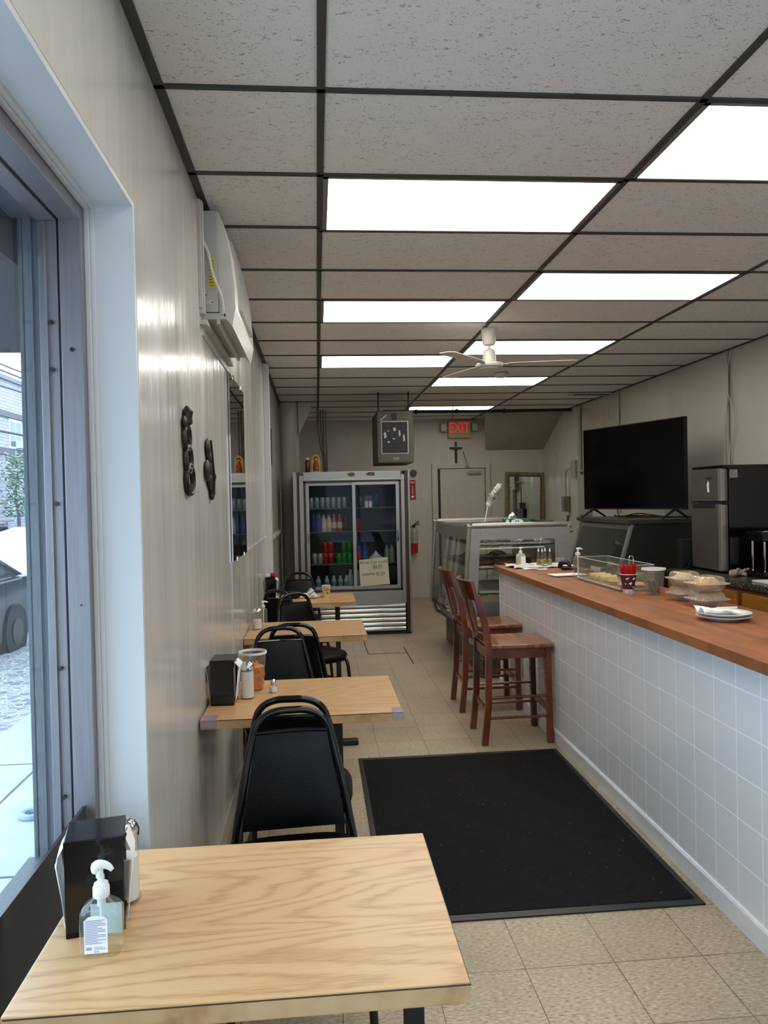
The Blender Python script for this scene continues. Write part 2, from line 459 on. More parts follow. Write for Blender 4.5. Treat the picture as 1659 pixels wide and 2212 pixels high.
def smoothpts(pts, n=6):
    """Catmull-Rom through points"""
    P = [Vector(p) for p in pts]; o = []
    for i in range(len(P) - 1):
        a, b, c, d = P[max(i - 1, 0)], P[i], P[i + 1], P[min(i + 2, len(P) - 1)]
        for k in range(n):
            t = k / n
            o.append(.5 * ((2 * b) + (c - a) * t + (2 * a - 5 * b + 4 * c - d) * t * t + (3 * b - a - 3 * c + d) * t ** 3))
    o.append(P[-1]); return o

# ================= the room =================
XL, XR, YF, YB = -.46, 3.64, 12.05, -1.6
b = MB(); b.box(-.75, 3.8, YB - .15, YF + .15, -.08, 0); struct(b.build('floor', FLOOR))
b = MB(); b.box(-.75, 3.8, YB - .15, YF + .15, CEIL, CEIL + .1); struct(b.build('ceiling', CEILT))
# left wall with its big window opening
b = MB(); b.box(-.75, XL, 2.07, YF, 0, CEIL); b.box(-.75, XL, YB, 2.07, 2.355, CEIL); b.box(-.75, XL, YB, -1.3, 0, 2.355)
struct(b.build('wall_left', WALL))
b = MB(); b.box(XR, XR + .16, YB, YF, 0, CEIL); struct(b.build('wall_right', WALLB))
b = MB(); b.box(-.75, XR + .16, YF, YF + .15, 0, CEIL); struct(b.build('wall_far', WALLB))
b = MB()
b.box(-.75, -.1, YB - .15, YB, 0, CEIL); b.box(3.3, XR + .16, YB - .15, YB, 0, CEIL)
b.box(-.1, 3.3, YB - .15, YB, 2.5, CEIL); b.box(-.1, 2.2, YB - .15, YB, 0, .45)
struct(b.build('wall_front', WALLB))
# street window and door behind the camera
w2 = thing('window_2', 'front shop window', 'window', (1.05, YB - .07, .45)); w2['kind'] = 'structure'; del w2['category']
b = MB(); b.box(-1.15, 1.15, -.03, .03, 0, .06); b.box(-1.15, 1.15, -.03, .03, 1.99, 2.05); b.box(-1.15, -1.09, -.03, .03, 0, 2.05); b.box(1.09, 1.15, -.03, .03, 0, 2.05); b.box(-.03, .03, -.03, .03, 0, 2.05)
b.build('window_frame', ALUD, w2)
b = MB(); b.box(-1.1, 1.1, -.003, .003, .05, 2.0); b.build('pane', GLASSW, w2)
d2 = thing('door_2', 'glazed street door', 'door', (2.76, YB - .07, 0)); d2['kind'] = 'structure'; del d2['category']
b = MB(); b.box(-.53, .53, -.03, .03, 0, .2); b.box(-.53, .53, -.03, .03, 2.38, 2.49); b.box(-.53, -.44, -.03, .03, 0, 2.49); b.box(.44, .53, -.03, .03, 0, 2.49)
b.build('door_frame', ALUD, d2)
b = MB(); b.box(-.45, .45, -.003, .003, .18, 2.4); b.build('pane', GLASSW, d2)

# window 1: white painted reveal, metal frame, pane, dark sill panel
b = MB()
b.box(-.559, XL - .001, 2.052, 2.07, 0, 2.355); b.box(-.559, XL - .001, -1.3, 2.052, 2.34, 2.355)
b.box(-.57, -.559, 2.046, 2.07, 0, 2.349, .003); b.box(-.57, -.559, -1.3, 2.046, 2.332, 2.349, .003)
b.box(-.583, -.57, 2.040, 2.07, 0, 2.342, .003); b.box(-.583, -.57, -1.3, 2.040, 2.325, 2.342, .003)
struct(b.build('trim_1', REVEAL))
w1 = thing('window_1', 'large street window with a worn metal frame', 'window', (-.64, 2.04, .79)); w1['kind'] = 'structure'; del w1['category']
b = MB()
# local: x from -.64, y from 2.04, z from .79
b.box(.003, .057, -.03, .03, -.10, 1.535, .002); b.box(-.05, -.003, -.026, .03, -.10, 1.53, .002)
b.box(-.034, -.028, -.034, -.026, -.1, 1.53)
b.box(.003, .057, -3.3, -.03, 1.50, 1.535, .002); b.box(-.05, -.003, -3.3, -.03, 1.495, 1.53, .002)
b.box(-.05, .057, -3.34, -3.27, 0, 1.53, .002)
b.build('window_frame', ALUD, w1)
b = MB(); b.box(-.004, .004, -.024, .03, -.1, 1.53); b.box(-.004, .004, -3.3, -.024, 1.5, 1.53); b.build('gasket', BLKM, w1)
b = MB(); b.box(-.053, -.048, -3.3, -.02, -.13, 1.5); b.build('pane', GLASSW, w1)
SCREW = mat('screw_grey', (70, 68, 66), .35, .8)
for i, (x, z) in enumerate([(.03, 1.17), (-.02, 1.24), (-.02, 1.12), (-.02, .78), (-.02, .36), (-.02, .03), (.035, .52)]):
    b = MB(); b.cyl((x, -.034, z), (x, -.027, z), .0055 if i != 6 else .002, seg=10); b.build('screw', SCREW, w1)
DARKP = mat('dark_vinyl_strip', (34, 33, 33), .3, var=.2, vscale=3)
DARKP2 = mat('dark_vinyl_strip_old', (46, 45, 44), .35, var=.15, vscale=3)
b = MB(); b.box(.024, .030, -3.3, .0, -.79, 0.005); b.box(-.052, .024, -3.3, .0, -.16, -.10)
b.build('sill_panel', DARKP, w1)
b = MB(); b.box(.030, .032, -.56, -.001, -.35, .006); b.build('vinyl_strip', DARKP2, w1)
b = MB(); b.box(.032, .033, -.585, -.55, -.35, .004); b.build('strip_seam', mat('strip_seam', (22, 22, 22), .3), w1)
# outer grey pier beyond the pane; unseen street wall extended to darken car reflections
PIER = mat('weathered_grey_paint', (108, 112, 116), .55, var=.15, vscale=12, vstretch=(8, 8, 1), bump=.2, bscale=20)
b = MB(); b.box(-.742, -.694, 2.035, 2.2, -.1, 3.2); b.box(-.76, -.75, 2.2, 60, -.1, 7); b.box(-.745, -.735, 2.03, 2.05, -.1, 3.0, .003); b.box(-.73, -.71, 2.026, 2.04, -.1, 3.0)
struct(b.build('trim_2', PIER))
b = MB(); b.box(-.76, -.69, -1.3, 2.035, 2.3, 3.2); b.box(-.76, -.69, -1.3, 2.035, -.1, .66); struct(b.build('trim_3', PIER))
aw = thing('storefront_awning', 'dark rolled awning housing above the street window', 'awning', (-1.1, .9, 2.22))
b = MB(); b.box(-.36, .34, -2.4, 2.35, -.03, .35, .02); b.build('housing', mat('dark_canvas', (62, 58, 56), .8), aw)
b = MB(); b.tube([(-.38, -2.4, -.02), (-.38, 2.35, -.02)], .03, 10); b.build('bar', PIER, aw)

# ceiling grid
XA, Y0 = .04, 2.365
b = MB()
def tee(x0, x1, y0, y1): b.box(x0, x1, y0, y1, CEIL - .007, CEIL + .005)
for k in range(3): tee(XA + 1.2192 * k - .0125, XA + 1.2192 * k + .0125, YB, YF)
tee(XL, XL + .03, YB, YF); tee(XR - .025, XR, YB, YF)
j = -6
while Y0 + .6096 * j < YF:
    y = Y0 + .6096 * j
    if y > YB: 
        w = .011
        tee(XL, XA, y - w - (.04 if j == 2 else 0), y + w - (.04 if j == 2 else 0)); tee(XA, XR, y - w, y + w)
    j += 1
struct(b.build('trim_4', GREYTEE))

# lit panels
LF = mat('light_frame_grey', (120, 120, 114), .5)
def light_panel(i, j, lab):
    cx = XA + 1.2192 * (i + .5); cy = Y0 + .6096 * (j + .5)
    t = thing('ceiling_light', lab, 'ceiling light', (cx, cy, CEIL - .006), 0, 'flat ceiling light panels')
    hx, hy = 1.2192 / 2 - .0125, .6096 / 2 - .011
    b = MB()
    b.box(-hx, hx, -hy, -hy + .016, -.002, .004); b.box(-hx, hx, hy - .012, hy, -.002, .004)
    b.box(-hx, -hx + .02, -hy, hy, -.002, .004); b.box(hx - .02, hx, -hy, hy, -.002, .004)
    b.build('frame', LF, t)
    b = MB(); b.box(-hx + .02, hx - .02, -hy + .016, hy - .012, .0, .003); b.build('diffuser', PANEL, t)
    return t
for i, j, lab in [
    (0, 1, 'lit ceiling panel with swirled streaks, widest one left of the camera axis'),
    (0, 4, 'lit ceiling panel in the left lane, second one back from the front'),
    (0, 7, 'lit ceiling panel in the left lane, farthest back, left of the fan'),
    (1, 0, 'lit ceiling panel cut off by the right edge of the photo'),
    (1, 3, 'lit ceiling panel in the right lane directly in front of the fan'),
    (1, 6, 'lit ceiling panel partly hidden behind the ceiling fan'),
    (1, 9, 'lit ceiling panel just beyond the smoke detector'),
    (1, 13, 'narrow-looking lit ceiling panel farthest back above the exit sign'),
    (0, -2, 'lit ceiling panel overhead, nearest the left wall window'),
    (1, -3, 'lit ceiling panel overhead near the shop front')]:
    light_panel(i, j, lab)

b = MB(); b.box(XL, XL + .004, 1.36, 1.372, 2.5, CEIL - .01, .001); struct(b.build('trim_18', WALL))
b = MB()
for x0, x1, y0, y1 in ((.478, .486, 7.75, 8.72), (.486, .875, 7.738, 7.75), (.875, .884, 7.2, 8.05)): b.box(x0, x1, y0, y1, 0, .0012)
struct(b.build('trim_17', mat('tile_gap_dark', (34, 26, 18), .9)), 'dark gaps around a lifted floor tile before the cooler')
# baseboards, wainscot, seams
BASE = mat('cream_baseboard', (196, 190, 176), .4)
b = MB(); b.box(XL, XL + .012, 2.07, YF, 0, .10, .003); struct(b.build('baseboard_left', BASE))
b = MB(); b.box(1.0, 2.0, YF - .012, YF, 0, .12, .003); struct(b.build('baseboard_far', BASE))
b = MB(); b.box(XL, XL + .010, 4.93, 6.97, 1.235, 1.262, .003); b.box(XL, XL + .006, 4.12, 4.93, 1.22, 1.25, .002); b.box(XL, XL + .004, 4.12, 6.97, .0, 1.235)
struct(b.build('trim_5', WALL))
b = MB(); b.box(XL, XL + .05, 6.95, 7.06, 0, CEIL - .01, .004); b.box(XL, XL + .02, 7.06, 7.12, 0, CEIL - .01, .003); struct(b.build('trim_6', REVEAL))
b = MB(); b.box(XL, XL + .03, 7.12, 9.5, 1.2, 1.235, .004); struct(b.build('trim_7', WALLB))
# round column with a bracket, left of the drinks cooler
b = MB(); b.cyl((-.33, 9.8, 0), (-.33, 9.8, CEIL), .12, seg=32); struct(b.build('trim_8', WALLB, smooth=True))
b = MB(); b.prism([(-.215, 2.4), (-.215, CEIL), (-.03, CEIL), (-.05, CEIL - .06)], 'Y', 9.72, 9.86, .003); struct(b.build('trim_9', WALLB))
# sloping bulkhead, far right corner
b = MB()
t = bmesh.new()
P = [(2.70, YF, 2.32), (XR, YF, 2.32), (XR, 11.0, CEIL), (2.50, 11.2, CEIL), (2.70, YF, CEIL), (XR, YF, CEIL)]
vs = [t.verts.new(p) for p in P]
for f in ((0, 1, 2, 3), (0, 3, 4), (1, 5, 2), (3, 2, 5, 4), (0, 4, 5, 1)): t.faces.new([vs[k] for k in f])
b._merge(t); struct(b.build('trim_10', mat('bulkhead_paint', (160, 152, 138), .5)))
# far door
d1 = thing('door_1', 'plain painted back door', 'door', (2.29, YF - .03, 0)); d1['kind'] = 'structure'; del d1['category']
DOORP = mat('door_paint', (188, 181, 166), .4)
b = MB(); b.box(-.34, .37, -.02, .02, .01, 2.03, .003); b.build('leaf', DOORP, d1)
b = MB(); b.frame(-.47, .46, 0, 2.12, .09, .07, .08, 0, -.03, .03, .004); b.build('casing', DOORP, d1)
b = MB(); b.box(-.38, -.34, .0, .01, 0, 2.03); b.build('door_gap', BLKM, d1)
b = MB(); b.box(.09, .31, -.065, -.02, 1.945, 1.995, .008); b.cyl((.2, -.045, 1.99), (.2, -.045, 2.01), .014); b.build('door_closer', STEEL, d1)
b = MB(); b.tube([(.10, -.06, 2.07), (.02, -.12, 2.29)], .008, 8); b.box(.06, .13, -.075, -.03, 2.06, 2.08); b.ball((.02, -.12, 2.29), .014); b.build('closer_arm', STEEL, d1)
b = MB()
for z in (1.9, 1.55): b.cyl((.375, -.03, z), (.375, -.03, z + .09), .008, seg=8)
b.build('hinge', STEEL, d1)
b = MB(); b.tube([(-.27, -.03, 1.18), (-.27, -.05, 1.24), (-.25, -.05, 1.26), (-.235, -.05, 1.22)], .005, 8); b.build('hook', WHITE, d1)

# ================= things on the left wall =================
# wall air conditioner
ACW = mat('air_conditioner_white', (206, 202, 194), .35, bump=.03, bscale=30)
ACS = mat('air_conditioner_steel', (186, 184, 178), .4, .2)
ac = thing('air_conditioner', 'white through-wall air conditioner mounted below the ceiling on the left wall', 'air conditioner', (XL, 3.25, 2.36))
b = MB(); b.box(0, .07, 0, .88, 0, .42, .004); b.build('case', ACS, ac)
b = MB()
prof = [(.072, -.0), (.10, -.03), (.125, -.06), (.14, .02), (.136, .12), (.122, .25), (.10, .36), (.08, .41), (.068, .425)]
b.prism([(x, z) for x, z in prof], 'Y', 0, .9, .004); b.build('front_panel', ACW, ac, smooth=True)
b = MB()
for k in range(26):
    y = .14 + k * .022
    b.prism([(.12, .04), (.153, .04), (.148, .14), (.136, .25), (.117, .34), (.09, .34)], 'Y', y, y + .006)
pass
b.build('grille', mat('ac_grille', (176, 172, 164), .4), ac)
b = MB(); b.prism([(.12, .05), (.1445, .05), (.141, .14), (.1285, .25), (.111, .335), (.09, .335)], 'Y', .142, .70); b.build('grille_recess', mat('grille_dark', (70, 68, 64), .6), ac)
b = MB(); b.box(.034, .056, -.002, 0, .1, .23); b.build('warning_sticker', mat('yellow_sticker', (214, 200, 20), .5), ac)
b = MB()
for k in range(9):
    b.box(.036 if k % 4 else .039, .043, -.0028, -.002, .106 + k * .0128, .111 + k * .0128)
    b.box(.046, .054, -.0028, -.002, .108 + k * .0128, .110 + k * .0128)
b.build('sticker_print', mat('sticker_ink', (60, 56, 10), .5), ac)
b = MB(); b.tube(smoothpts([(.005, -.02, .38), (.01, -.03, .3), (.035, -.03, .24), (.055, -.035, .14), (.085, -.03, .06), (.09, -.01, .0), (.078, .0, -.01)]), .006, 8); b.build('power_cord', CREAM, ac, smooth=True)
b = MB(); b.box(.02, .05, -.006, 0, .03, .048, .004); b.build('latch', CREAM, ac)
for x, z in ((.012, .29), (.02, .07), (.046, .039)): MB().cyl((x, -.008, z), (x, -.001, z), .003, seg=8).build('screw', SCREW, ac)
# wooden surround and tray under it
b = MB(); b.box(.0, .02, -.06, -.02, -.02, .44, .002); b.box(.0, .014, -.075, -.062, .0, .44, .002); b.box(.0, .03, -.06, .93, -.065, -.045, .002); b.box(0, .1, .0, .86, -.03, -.004, .003)
b.box(.06, .075, .0, .84, -.05, -.03, .002)
b.build('surround', mat('painted_wood_surround', (190, 185, 174), .5, bump=.2, bscale=30), ac)
b = MB(); b.prism([(-.02, -.06), (-.02, -.10), (.92, -.10), (.92, -.05)], 'X', .0, .006); b.build('trim_strip', CREAM, ac)

# two dark carved wall ornaments
ORN = mat('dark_bronze', (40, 31, 24), .4, .3, bump=.3, bscale=40)
oa = thing('wall_ornament', 'tall dark looped metal wall ornament, the longer and nearer of the pair', 'ornament', (XL + .002, 2.76, 1.75), 0, 'dark wall ornaments')
def ell(cy, cz, ry, rz, r, x=.008, n=20):
    return [(x, cy + ry * math.cos(2 * PI * k / n), cz + rz * math.sin(2 * PI * k / n)) for k in range(n)], r
b = MB()
for cy, cz, ry, rz, r in ((-.02, .045, .060, .045, .009), (.0, -.03, .064, .048, .009), (.02, -.100, .075, .052, .010)):
    p, q = ell(cy, cz, ry, rz, q0 := r); b.tube(p, q, 8, closed=True, flat=.9)
for cy, cz, s in ((-.01, .085, .016), (-.0, .010, .02), (.01, -.066, .02)): b.ball((.008, cy, cz), s, .5, 2.6, .7)
b.build('loops', ORN, oa, smooth=True)
b = MB(); b.ball((.01, -.03, .135), .014, .6, 1, 1.3); b.lathe([(.008, -.03), (.02, -.02), (.018, .0), (.022, .02), (.012, .03), (.005, .04)], (.012, -.03, .115), 12); b.ball((.01, -.045, .095), .018, .5, 2.4, 1.5)
b.ball((.01, -.002, .1), .012, .5, 2.6, .8)
b.build('figure', ORN, oa, smooth=True)
b = MB(); b.prism([(-.06, -.115), (.10, -.115), (.075, -.155), (-.03, -.155)], 'X', .003, .015, .004); b.build('cup_base', ORN, oa, smooth=True)
ob = thing('wall_ornament', 'shorter dark leaf-shaped wall ornament, the farther of the pair', 'ornament', (XL + .002, 3.33, 1.71), 0, 'dark wall ornaments')
b = MB()
for cy, cz, sy, sz in ((-.045, .085, .02, .042), (-.02, .045, .022, .035), (-.06, -.01, .03, .045), (-.01, -.0, .03, .05), (.03, -.02, .022, .03), (.055, -.03, .018, .022), (.0, -.05, .05, .04), (.02, -.085, .034, .04), (.01, -.115, .016, .018)):
    b.ball((.008, cy * 1.7, cz), 1, .011, sy * 1.7, sz)
b.build('leaves', ORN, ob, smooth=True)
b = MB(); b.tube([(.016, -.04, .12), (.02, -.02, .04), (.022, .0, -.03), (.018, .015, -.11)], .005, 6); b.build('stem', ORN, ob)
# frameless wall mirror
wm = thing('wall_mirror', 'tall frameless mirror fixed flat on the left wall', 'mirror', (XL, 4.12, 1.25))
b = MB(); b.box(.004, .010, 0, .8, 0, 1.01); b.build('glass', mat('mirror_glass', (205, 210, 205), .01, 1), wm)
for y, z in ((.2, 1.0), (.6, 1.0), (.2, -.01), (.6, -.01)): MB().box(.006, .014, y, y + .025, z, z + .024, .002).build('clip', CHROME, wm)
fc = thing('framed_certificate', 'thin patterned frame on the left wall past the white post', 'picture frame', (XL, 7.5, 1.9))
b = MB(); b.box(.0, .02, 0, .3, 0, .42, .003); b.build('frame', mat('pale_frame', (150, 146, 132), .5), fc)
b = MB(); b.box(.0195, .0205, .02, .28, .03, .40)
for k in range(9): b.box(.0195, .0215, .02 + (k % 3) * .09, .08 + (k % 3) * .09, .03 + k * .042, .055 + k * .042)
b.build('pattern', mat('frame_ink', (50, 46, 40), .5), fc)

# ================= serving counter =================
ct = thing('service_counter', 'long service counter clad in white glazed tile', 'counter', (1.48, 2.9, 0))
b = MB(); b.box(0, .5, -3.2, 3.3, 0, .964); o = b.build('tiled_base', TILE, ct); o.location = (-1.48 * 0, 0, 0)
# keep the tile pattern in world measure
for v in o.data.vertices: v.co += Vector((1.48, 2.9, 0))
o.location = (-1.48, -2.9, 0)
b = MB(); b.box(-.012, 0, -3.2, 3.3, 0, .078, .003); b.tube([(-.003, -3.2, .08), (-.003, 3.3, .08)], .006, 8)
b.build('kick_board', mat('white_kick_board', (226, 228, 230), .3), ct)
b = MB(); b.box(.5, .52, -3.2, 3.3, 0, .964); b.build('back_panel', mat('counter_back', (120, 84, 52), .5), ct)
ctop = MB().box(1.44, 2.055, -.32, 6.215, .965, 1.006, .003).build('countertop', BUTCH)
tag(ctop, 'long reddish brown butcher-block worktop on the tiled counter', 'countertop')

# ================= floor mat =================
fm = thing('floor_mat', 'large black ribbed rubber-edged mat beside the tiled counter', 'mat', (.824, 3.68, 0))
b = MB(); b.box(-.585, .585, -.875, .875, .001, .009); b.build('carpet', MATC, fm)
b = MB()
for q in ((-.61, -.58, -.915, .915), (.58, .61, -.915, .915), (-.58, .58, -.915, -.872), (-.58, .58, .872, .915)): b.box(*q, .0005, .007, .002)
b.build('rubber_edge', mat('black_rubber', (14, 14, 15), .4), fm)

# ================= tables =================
def table(x0, x1, y0, y1, z, lab, colx, sx=.3, rot=0, sy=.27):
    cx, cy = (x0 + x1) / 2, (y0 + y1) / 2
    t = thing('cafe_table', lab, 'table', (cx, cy, 0), rot, 'oak laminate tables along the left wall')
    hx, hy = (x1 - x0) / 2, (y1 - y0) / 2
    b = MB(); b.box(-hx, hx, -hy, hy, z - .036, z, .003)
    o = b.build('tabletop', OAK, t)
    b = MB(); b.box(-hx + .004, hx + .0012, -hy - .0012, hy - .004, z - .0045, z - .0025); b.build('edge_seam', mat('edge_seam', (70, 48, 30), .6), t)
    b = MB(); b.box(colx - cx - .02, colx - cx + .02, -.018, .018, .03, z - .037, .004); b.box(colx - cx - .12, min(colx - cx + .12, hx - .02), -.15, .15, z - .044, z - .0365)
    b.build('column', BLKM, t)
    for s in (-1, 1):
        b = MB(); b.box(min(0, s * sx) + colx - cx - .02, max(0, s * sx) + colx - cx + .02 if s > 0 else colx - cx + .02, -.03, .03, .002, .035, .012, 3)
        b.build('foot', BLKM, t)
        b = MB(); b.box(colx - cx - .03, colx - cx + .03, min(0, s * sy), max(0, s * sy), .003, .036, .012, 3); b.build('foot', BLKM, t)
    return t
TAPE = glass('clear_tape', (.8, .76, .86), .3, .2, .25, (200, 190, 215))
t1 = table(-.515, .235, 1.24, 1.815, .76, 'nearest oak laminate table by the street window, filling the foreground', .172, .05, 0, .06)
t2 = table(-.452, .308, 2.89, 3.50, .755, 'second oak laminate table with clear tape on its front corners', .065, .14)
b = MB(); b.box(.34, .3835, -.3085, -.25, .725, .7565, .002); b.build('corner_tape', TAPE, t2)
b = MB(); b.box(-.3815, -.32, -.3085, -.24, .725, .7565, .002); b.build('corner_tape', TAPE, t2)
t3 = table(-.452, .283, 4.585, 5.195, .755, 'third oak laminate table holding a sugar jar and pump bottle', -.05, .26)
t4 = table(-.452, .292, 6.09, 6.705, .755, 'farthest oak laminate table with the paper cup, in front of the drinks cooler', .15, .12)

# ================= chairs (face local -Y, back at +Y) =================
def make_chair():
    t = thing('stacking_chair', 'x', 'chair', (0, 0, 0), 0, 'black vinyl chairs at the tables')
    r = .0125
    side = lambda s: [(s * .20, .235, .004), (s * .198, .215, .25), (s * .193, .185, .46), (s * .165, .20, .62), (s * .135, .23, .76)]
    left = side(-1); right = side(1)
    top = [(-.118, .238, .82), (-.09, .243, .853), (-.05, .246, .868), (0, .247, .87), (.05, .246, .868), (.09, .243, .853), (.118, .238, .82)]
    b = MB(); b.tube(smoothpts(left[2:] + top + right[2:][::-1], 5), r, 12); b.build('back_frame', BLK, t, smooth=True)
    def P(u, v, off):
        z = .505 + v * .295; w = (.168 - .052 * v) * (u * 2 - 1)
        y = .182 + (z - .46) * .15 + off
        if z > .6: y += (z - .6) * .04
        return (w, y, z)
    tb = bmesh.new(); N = 8
    F = [[tb.verts.new(P(i / N, j / N, -.014 - .012 * (math.sin(PI * min(max(i / N, .0), 1)) ** .35 * math.sin(PI * j / N) ** .35))) for j in range(N + 1)] for i in range(N + 1)]
    B_ = [[tb.verts.new(P(i / N, j / N, .012 + .004 * (math.sin(PI * i / N) ** .4 * math.sin(PI * j / N) ** .4))) for j in range(N + 1)] for i in range(N + 1)]
    for i in range(N):
        for j in range(N):
            tb.faces.new((F[i][j], F[i + 1][j], F[i + 1][j + 1], F[i][j + 1])); tb.faces.new((B_[i][j], B_[i][j + 1], B_[i + 1][j + 1], B_[i + 1][j]))
    for i in range(N):
        tb.faces.new((F[i][0], B_[i][0], B_[i + 1][0], F[i + 1][0])); tb.faces.new((F[i][N], F[i + 1][N], B_[i + 1][N], B_[i][N]))
        tb.faces.new((F[0][i], F[0][i + 1], B_[0][i + 1], B_[0][i])); tb.faces.new((F[N][i], B_[N][i], B_[N][i + 1], F[N][i + 1]))
    b = MB(); b._merge(tb); b.build('backrest', VINYL, t, smooth=True)
    b = MB(); b.box(-.165, .165, .19, .2, .795, .81, .003) if False else b.tube([(-.118, .231, .803), (0, .236, .805), (.118, .231, .803)], .008, 8); b.build('back_bar', BLK, t)
    b = MB(); b.lathe([(.05, .43), (.19, .43), (.208, .442), (.212, .46), (.20, .478), (.15, .486), (.02, .488)], (0, -.01, 0), 32, 2.2); b.build('seat', VINYL, t, smooth=True)
    b = MB(); b.lathe([(.18, .418), (.20, .418), (.20, .431), (.18, .431)], (0, -.01, 0), 32, 2.2); b.build('seat_trim', BLK, t)
    for s in (-1, 1):
        b = MB(); b.tube(smoothpts(side(s)[:3], 4), r, 10); b.build('leg', BLK, t, smooth=True)
        b = MB(); b.tube(smoothpts([(s * .175, .12, .425), (s * .18, -.12, .425), (s * .185, -.175, .40), (s * .19, -.195, .3), (s * .20, -.225, .004)], 5), r, 10); b.build('leg', BLK, t, smooth=True)
        b = MB(); b.tube([(s * .194, -.2, .25), (s * .199, .215, .25)], .007, 8); b.build('stretcher', BLK, t)
    return t
c0 = make_chair()
spots = [(-.085, 2.31, .07, 'black vinyl chair in the foreground, its cushioned back facing the camera behind the nearest table'),
         (-.10, 2.945, PI - .03, 'black chair with its back to the nearest chair, tucked under the second table'),
         (-.20, 3.99, .09, 'black vinyl chair on the far side of the second table, padded back towards the camera'),
         (-.145, 4.58, PI - .02, 'black chair just behind another one, tucked under the near side of the third table'),
         (-.06, 5.56, .55, 'black chair turned towards the aisle between the third and farthest tables'),
         (-.19, 6.22, PI - .6, 'black chair pushed in against the wall, turned at an angle under the farthest table'),
         (-.19, 7.22, .0, 'black chair beyond the farthest table, right in front of the drinks cooler')]
for i, (x, y, r, lab) in enumerate(spots):
    o = c0 if i == 0 else dup(c0, (0, 0, 0))
    o.location = (x, y, 0); o.rotation_euler[2] = r; o['label'] = lab

